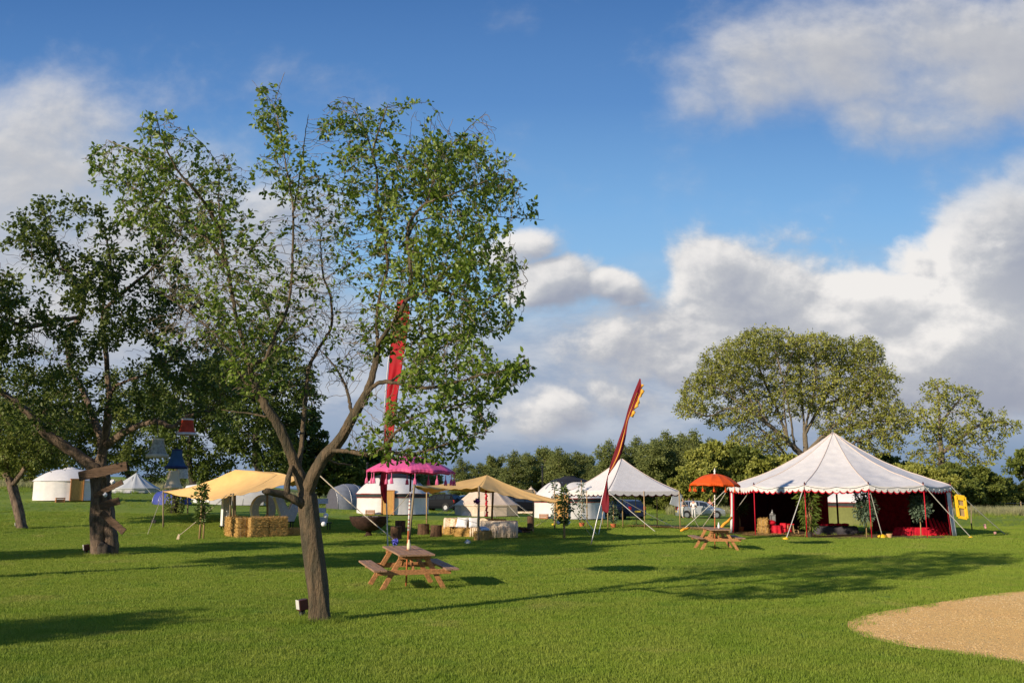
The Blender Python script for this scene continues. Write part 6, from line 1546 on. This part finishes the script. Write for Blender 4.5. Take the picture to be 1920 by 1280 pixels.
# ---------------------------------------------------------------- cars
GLASSC = mat('car_glass', (.02, .025, .03), .08, .05, spec=.8); TYRE = mat('tyre', (.015, .015, .015), .85, .1); RIM = mat('alloy', (.5, .5, .52), .35, .05, metal=.8); TAIL = mat('tail_light', (.45, .01, .01), .25, .05, spec=.6); HEADL = mat('head_lamp', (.7, .72, .75), .15, .02, spec=.7)
def car(loc, rz, m, label, kind='hatch', boot=False, group='cars parked behind the tents', H=1.5):
    t = empty('parked_car', loc, label, 'car', group, rz); L = 4.3; w = .88
    # stations along x (front = +x): x, belt z, roof z, roof half width, bottom
    st = [(-2.14, .62, .64, .70), (-2.10, .93, .95, .74), (-1.98, 1.00, 1.12, .72), (-1.75, 1.02, H-.10, .66), (-1.3, 1.0, H-.01, .64), (-.5, .98, H, .63), (.15, .96, H-.03, .62), (.55, .95, H-.16, .63), (1.15, .93, .99, .70), (1.7, .88, .92, .72), (2.02, .74, .78, .68), (2.14, .52, .54, .6)]
    rows = []
    for x, zb, zr, rw in st:
        e = 1-.10*(abs(x)/2.14)**4; rows.append([Vector((x, s_*yy_*e, z)) for s_, yy_, z in ((-1, w*.9, .24), (-1, w, .45), (-1, w, min(.75, zb)), (-1, w*.97, zb), (-1, rw if zr > zb+.08 else w*.85, zr), (1, 0, zr+.02), (1, rw if zr > zb+.08 else w*.85, zr), (1, w*.97, zb), (1, w, min(.75, zb)), (1, w, .45), (1, w*.9, .24))])
    mb_ = MB().grid(rows)
    for r_i, rev in ((0, 0), (-1, 1)): mb_.add([v.copy() for v in rows[r_i]], [tuple(range(11)) if rev else tuple(reversed(range(11)))])
    mb_.build('body', m, t, local=True, smooth=False, bevel=.02)
    ww = .012
    for s_ in (-1, 1):
        g = MB()
        for (xa, xb) in ((-1.72, -1.16), (-1.08, -.22), (-.14, .62)):
            f = lambda x: (np.interp(x, [q[0] for q in st], [q[1] for q in st]), np.interp(x, [q[0] for q in st], [q[2] for q in st]), np.interp(x, [q[0] for q in st], [q[3] for q in st]))
            pts = []
            for x, up_ in ((xa, 0), (xb, 0), (min(xb, .50) if xb > .5 else xb, 1), (xa, 1)):
                zb, zr, rw = f(x); u_ = .12 if not up_ else .86; y0 = w*.97; pts.append(Vector((x, s_*(y0+(rw-y0)*u_+ww), zb+(zr-zb)*u_)))
            g.add(pts, [(0,1,2,3)])
        g.build('side_windows', GLASSC, t, local=True, solid=.006)
    MB().add([(1.12, -.66, 1.02), (1.12, .66, 1.02), (.60, .56, H-.16), (.60, -.56, H-.16)], [(0,1,2,3)]).build('windscreen', GLASSC, t, local=True, solid=.02)
    if not boot: MB().add([(-2.02, -.64, 1.06), (-2.02, .64, 1.06), (-1.80, .58, H-.13), (-1.80, -.58, H-.13)], [(0,1,2,3)]).build('rear_window', GLASSC, t, local=True, solid=.02)
    else:
        MB().beam((-1.72, 0, H-.05), (-2.55, 0, H+.22), 1.15, .06, up=(0, 1, 0)).build('tailgate', m, t, local=True, bevel=.01); MB().box((-2.05, 0, .86), (.16, 1.2, .42)).build('boot_opening', BLK, t, local=True)
        mb_ = MB().box((-.12, -w*.97-.32, .75), (.9, .05, .75), R(-38)).build('open_door', m, t, local=True, bevel=.02) if kind == 'door' else None
    for x in (-1.32, 1.34):
        for s_ in (-1, 1):
            ar = MB().tube([(x, s_*(w-.08), .34), (x, s_*(w+.006), .34)], .38, 20).build('wheel_arch', BLK, t, local=True)
            wh = MB().tube([(x, s_*(w-.18), .32), (x, s_*(w+.02), .32)], .32, 22).build('wheel', TYRE, t, local=True)
            rm = MB().tube([(x, s_*(w-.02), .32), (x, s_*(w+.03), .32)], .20, 14).build('rim', RIM, wh, local=True)
    for s_ in (-1, 1):
        MB().box((-2.07, s_*.68, .86), (.14, .2, .26)).build('tail_light', TAIL, t, local=True, bevel=.01); MB().box((2.0, s_*.62, .70), (.2, .26, .13)).build('headlight', HEADL, t, local=True, bevel=.01)
        MB().box((.75, s_*(w+.09), 1.02), (.12, .18, .12)).build('mirror', m, t, local=True, bevel=.02)
    MB().box((-2.165, 0, .62), (.02, .52, .12)).build('number_plate', mat('plate_yellow', (.75, .55, .05), .5), t, local=True); MB().box((2.16, 0, .45), (.02, .9, .16)).build('grille', BLK, t, local=True)
    return t
SILV = mat('silver_paint', (.42, .44, .46), .3, .03, metal=.6); BLKP = mat('black_car_paint', (.008, .009, .012), .6, .05, spec=.08); NAVY = mat('navy_car_paint', (.012, .015, .05), .25, .05, spec=.6)
car(GX(1313, 84), R(-3), SILV, 'silver car with raised tailgate and open side door beyond the orange parasol', 'door', True, H=1.58)
car(GX(823, 84), R(150), BLKP, 'black car right of the pink parasol yurt showing its red tail light')
car(GX(1166, 73), R(118), NAVY, 'dark navy car behind the dark red banner, seen from behind')
car(GX(985, 79), R(10), BLKP, 'black car half hidden between the cream bell tent and the stove pipe yurt')
car(GX(890, 96), R(20), SILV, 'silver car roof showing above the cream bell tent edge')

# ---------------------------------------------------------------- people by the silver car (tiny)
SKIN = mat('skin', (.50, .27, .18), .6, .05)
def skin_obj(name, verts, edges, rad, m, parent, root=0, sub=1):
    me = bpy.data.meshes.new(name); L = rootloc(parent) if parent else Vector(); me.from_pydata([Vector(v) for v in verts], edges, []); me.materials.append(m); o = bpy.data.objects.new(name, me); col.objects.link(o); o.parent = parent
    sk_ = o.modifiers.new('s', 'SKIN'); 
    if not me.skin_vertices: me.skin_vertices.new(name='')
    for i, r in enumerate(rad):
        v = me.skin_vertices[0].data[i]; v.radius = (r, r) if not isinstance(r, tuple) else r; v.use_root = (i == root)
    sb_ = o.modifiers.new('u', 'SUBSURF'); sb_.levels = sb_.render_levels = sub; return o
def person(loc, rz, label, top, bottom, hairc, lean=0, arm=0):
    t = empty('person', loc, label, 'person', 'people standing round the silver car', rz)
    V_ = [(0,0,.95),(0,lean*.3,1.15),(0,lean*.7,1.38),(0,lean*.9,1.50),(0,lean,1.58),(0,lean,1.68),(.10,0,.90),(.11,.02,.50),(.12,0,.09),(.12,-.14,.04),(-.10,0,.90),(-.11,.03,.50),(-.12,0,.09),(-.12,-.14,.04),
          (.19,lean*.7,1.40),(.25,lean*.6+.02,1.14),(.24,-.10-arm*.3,.95+arm*.3),(.24,-.16-arm*.35,.88+arm*.35),(-.19,lean*.7,1.40),(-.25,lean*.6+.02,1.14),(-.24,-.10-arm*.25,.95+arm*.25),(-.24,-.16-arm*.3,.88+arm*.3)]
    E_ = [(0,1),(1,2),(2,3),(3,4),(4,5),(0,6),(6,7),(7,8),(8,9),(0,10),(10,11),(11,12),(12,13),(2,14),(14,15),(15,16),(16,17),(2,18),(18,19),(19,20),(20,21)]
    r_ = [.13,.12,.13,.055,.085,.08,.085,.06,.045,.035,.085,.06,.045,.035,.055,.042,.032,.028,.055,.042,.032,.028]
    skin_obj('body', V_, E_, r_, SKIN, t, 0, 2)
    skin_obj('shirt', [V_[0],V_[1],V_[2],V_[14],V_[15],V_[18],V_[19]], [(0,1),(1,2),(2,3),(3,4),(2,5),(5,6)], [.15,.14,.15,.07,.058,.07,.058], top, t, 0, 2)
    skin_obj('trousers', [(0,0,.97),V_[6],V_[7],V_[8],V_[10],V_[11],V_[12]], [(0,1),(1,2),(2,3),(0,4),(4,5),(5,6)], [.145,.105,.08,.06,.105,.08,.06], bottom, t, 0, 2)
    MB().ball((0, lean+.025, 1.66), .105, 12, 1.15).build('hair', hairc, t, local=True, smooth=True); return t
g0 = GX(1281, 82.2); person(g0, R(60), 'person with pale hair in a light brown top at the open tailgate', mat('beige_shirt', (.45, .35, .27), .9), mat('white_trousers', (.6, .57, .52), .9), mat('pale_hair', (.35, .25, .14), .8), -.06, .6)
g0 = GX(1301, 81.6); person(g0, R(160), 'person in a white shirt at the open side door of the silver car', WHITE_C, mat('light_trousers', (.6, .58, .56), .9), mat('dark_hair', (.03, .02, .015), .8), 0, .2)
g0 = GX(1293, 86.5); person(g0, R(20), 'person behind the silver car with only head and shoulders showing, left one', mat('pink_shirt', (.5, .2, .2), .9), mat('dark_trousers', (.05, .05, .07), .9), mat('brown_hair', (.10, .05, .03), .8))
g0 = GX(1332, 86.5); person(g0, R(-30), 'person in red behind the bonnet of the silver car', mat('red_top', (.42, .06, .05), .9), mat('dark_trousers', (.05, .05, .07), .9), mat('brown_hair', (.10, .05, .03), .8))

# ---------------------------------------------------------------- field fence on the right
fg = 'posts of the field fence on the far right'
for i, px in enumerate([1800, 1838, 1877, 1916, 1955]):
    c = GX(px, 108); h = 1.25+.1*math.sin(i*3); t = empty('fence_post', c, f'weathered fence post at the edge of the far right field, {ORD[i]} from left', 'fence post', fg)
    MB().box(c+Vector((0, 0, h/2)), (.16, .12, h), R(i*13), .92).build('stake', POLE, t, bevel=.01)
mb = MB()
for z in (.45, .8, 1.1): mb.tube([GX(px, 108)+Vector((0, -.08, z)) for px in (1800, 1838, 1877, 1916, 1955)], .012, 4)
tag(thing(mb.build('fence_wire', METAL)), 'thin wires strung along the far right field fence posts', 'fence wire')
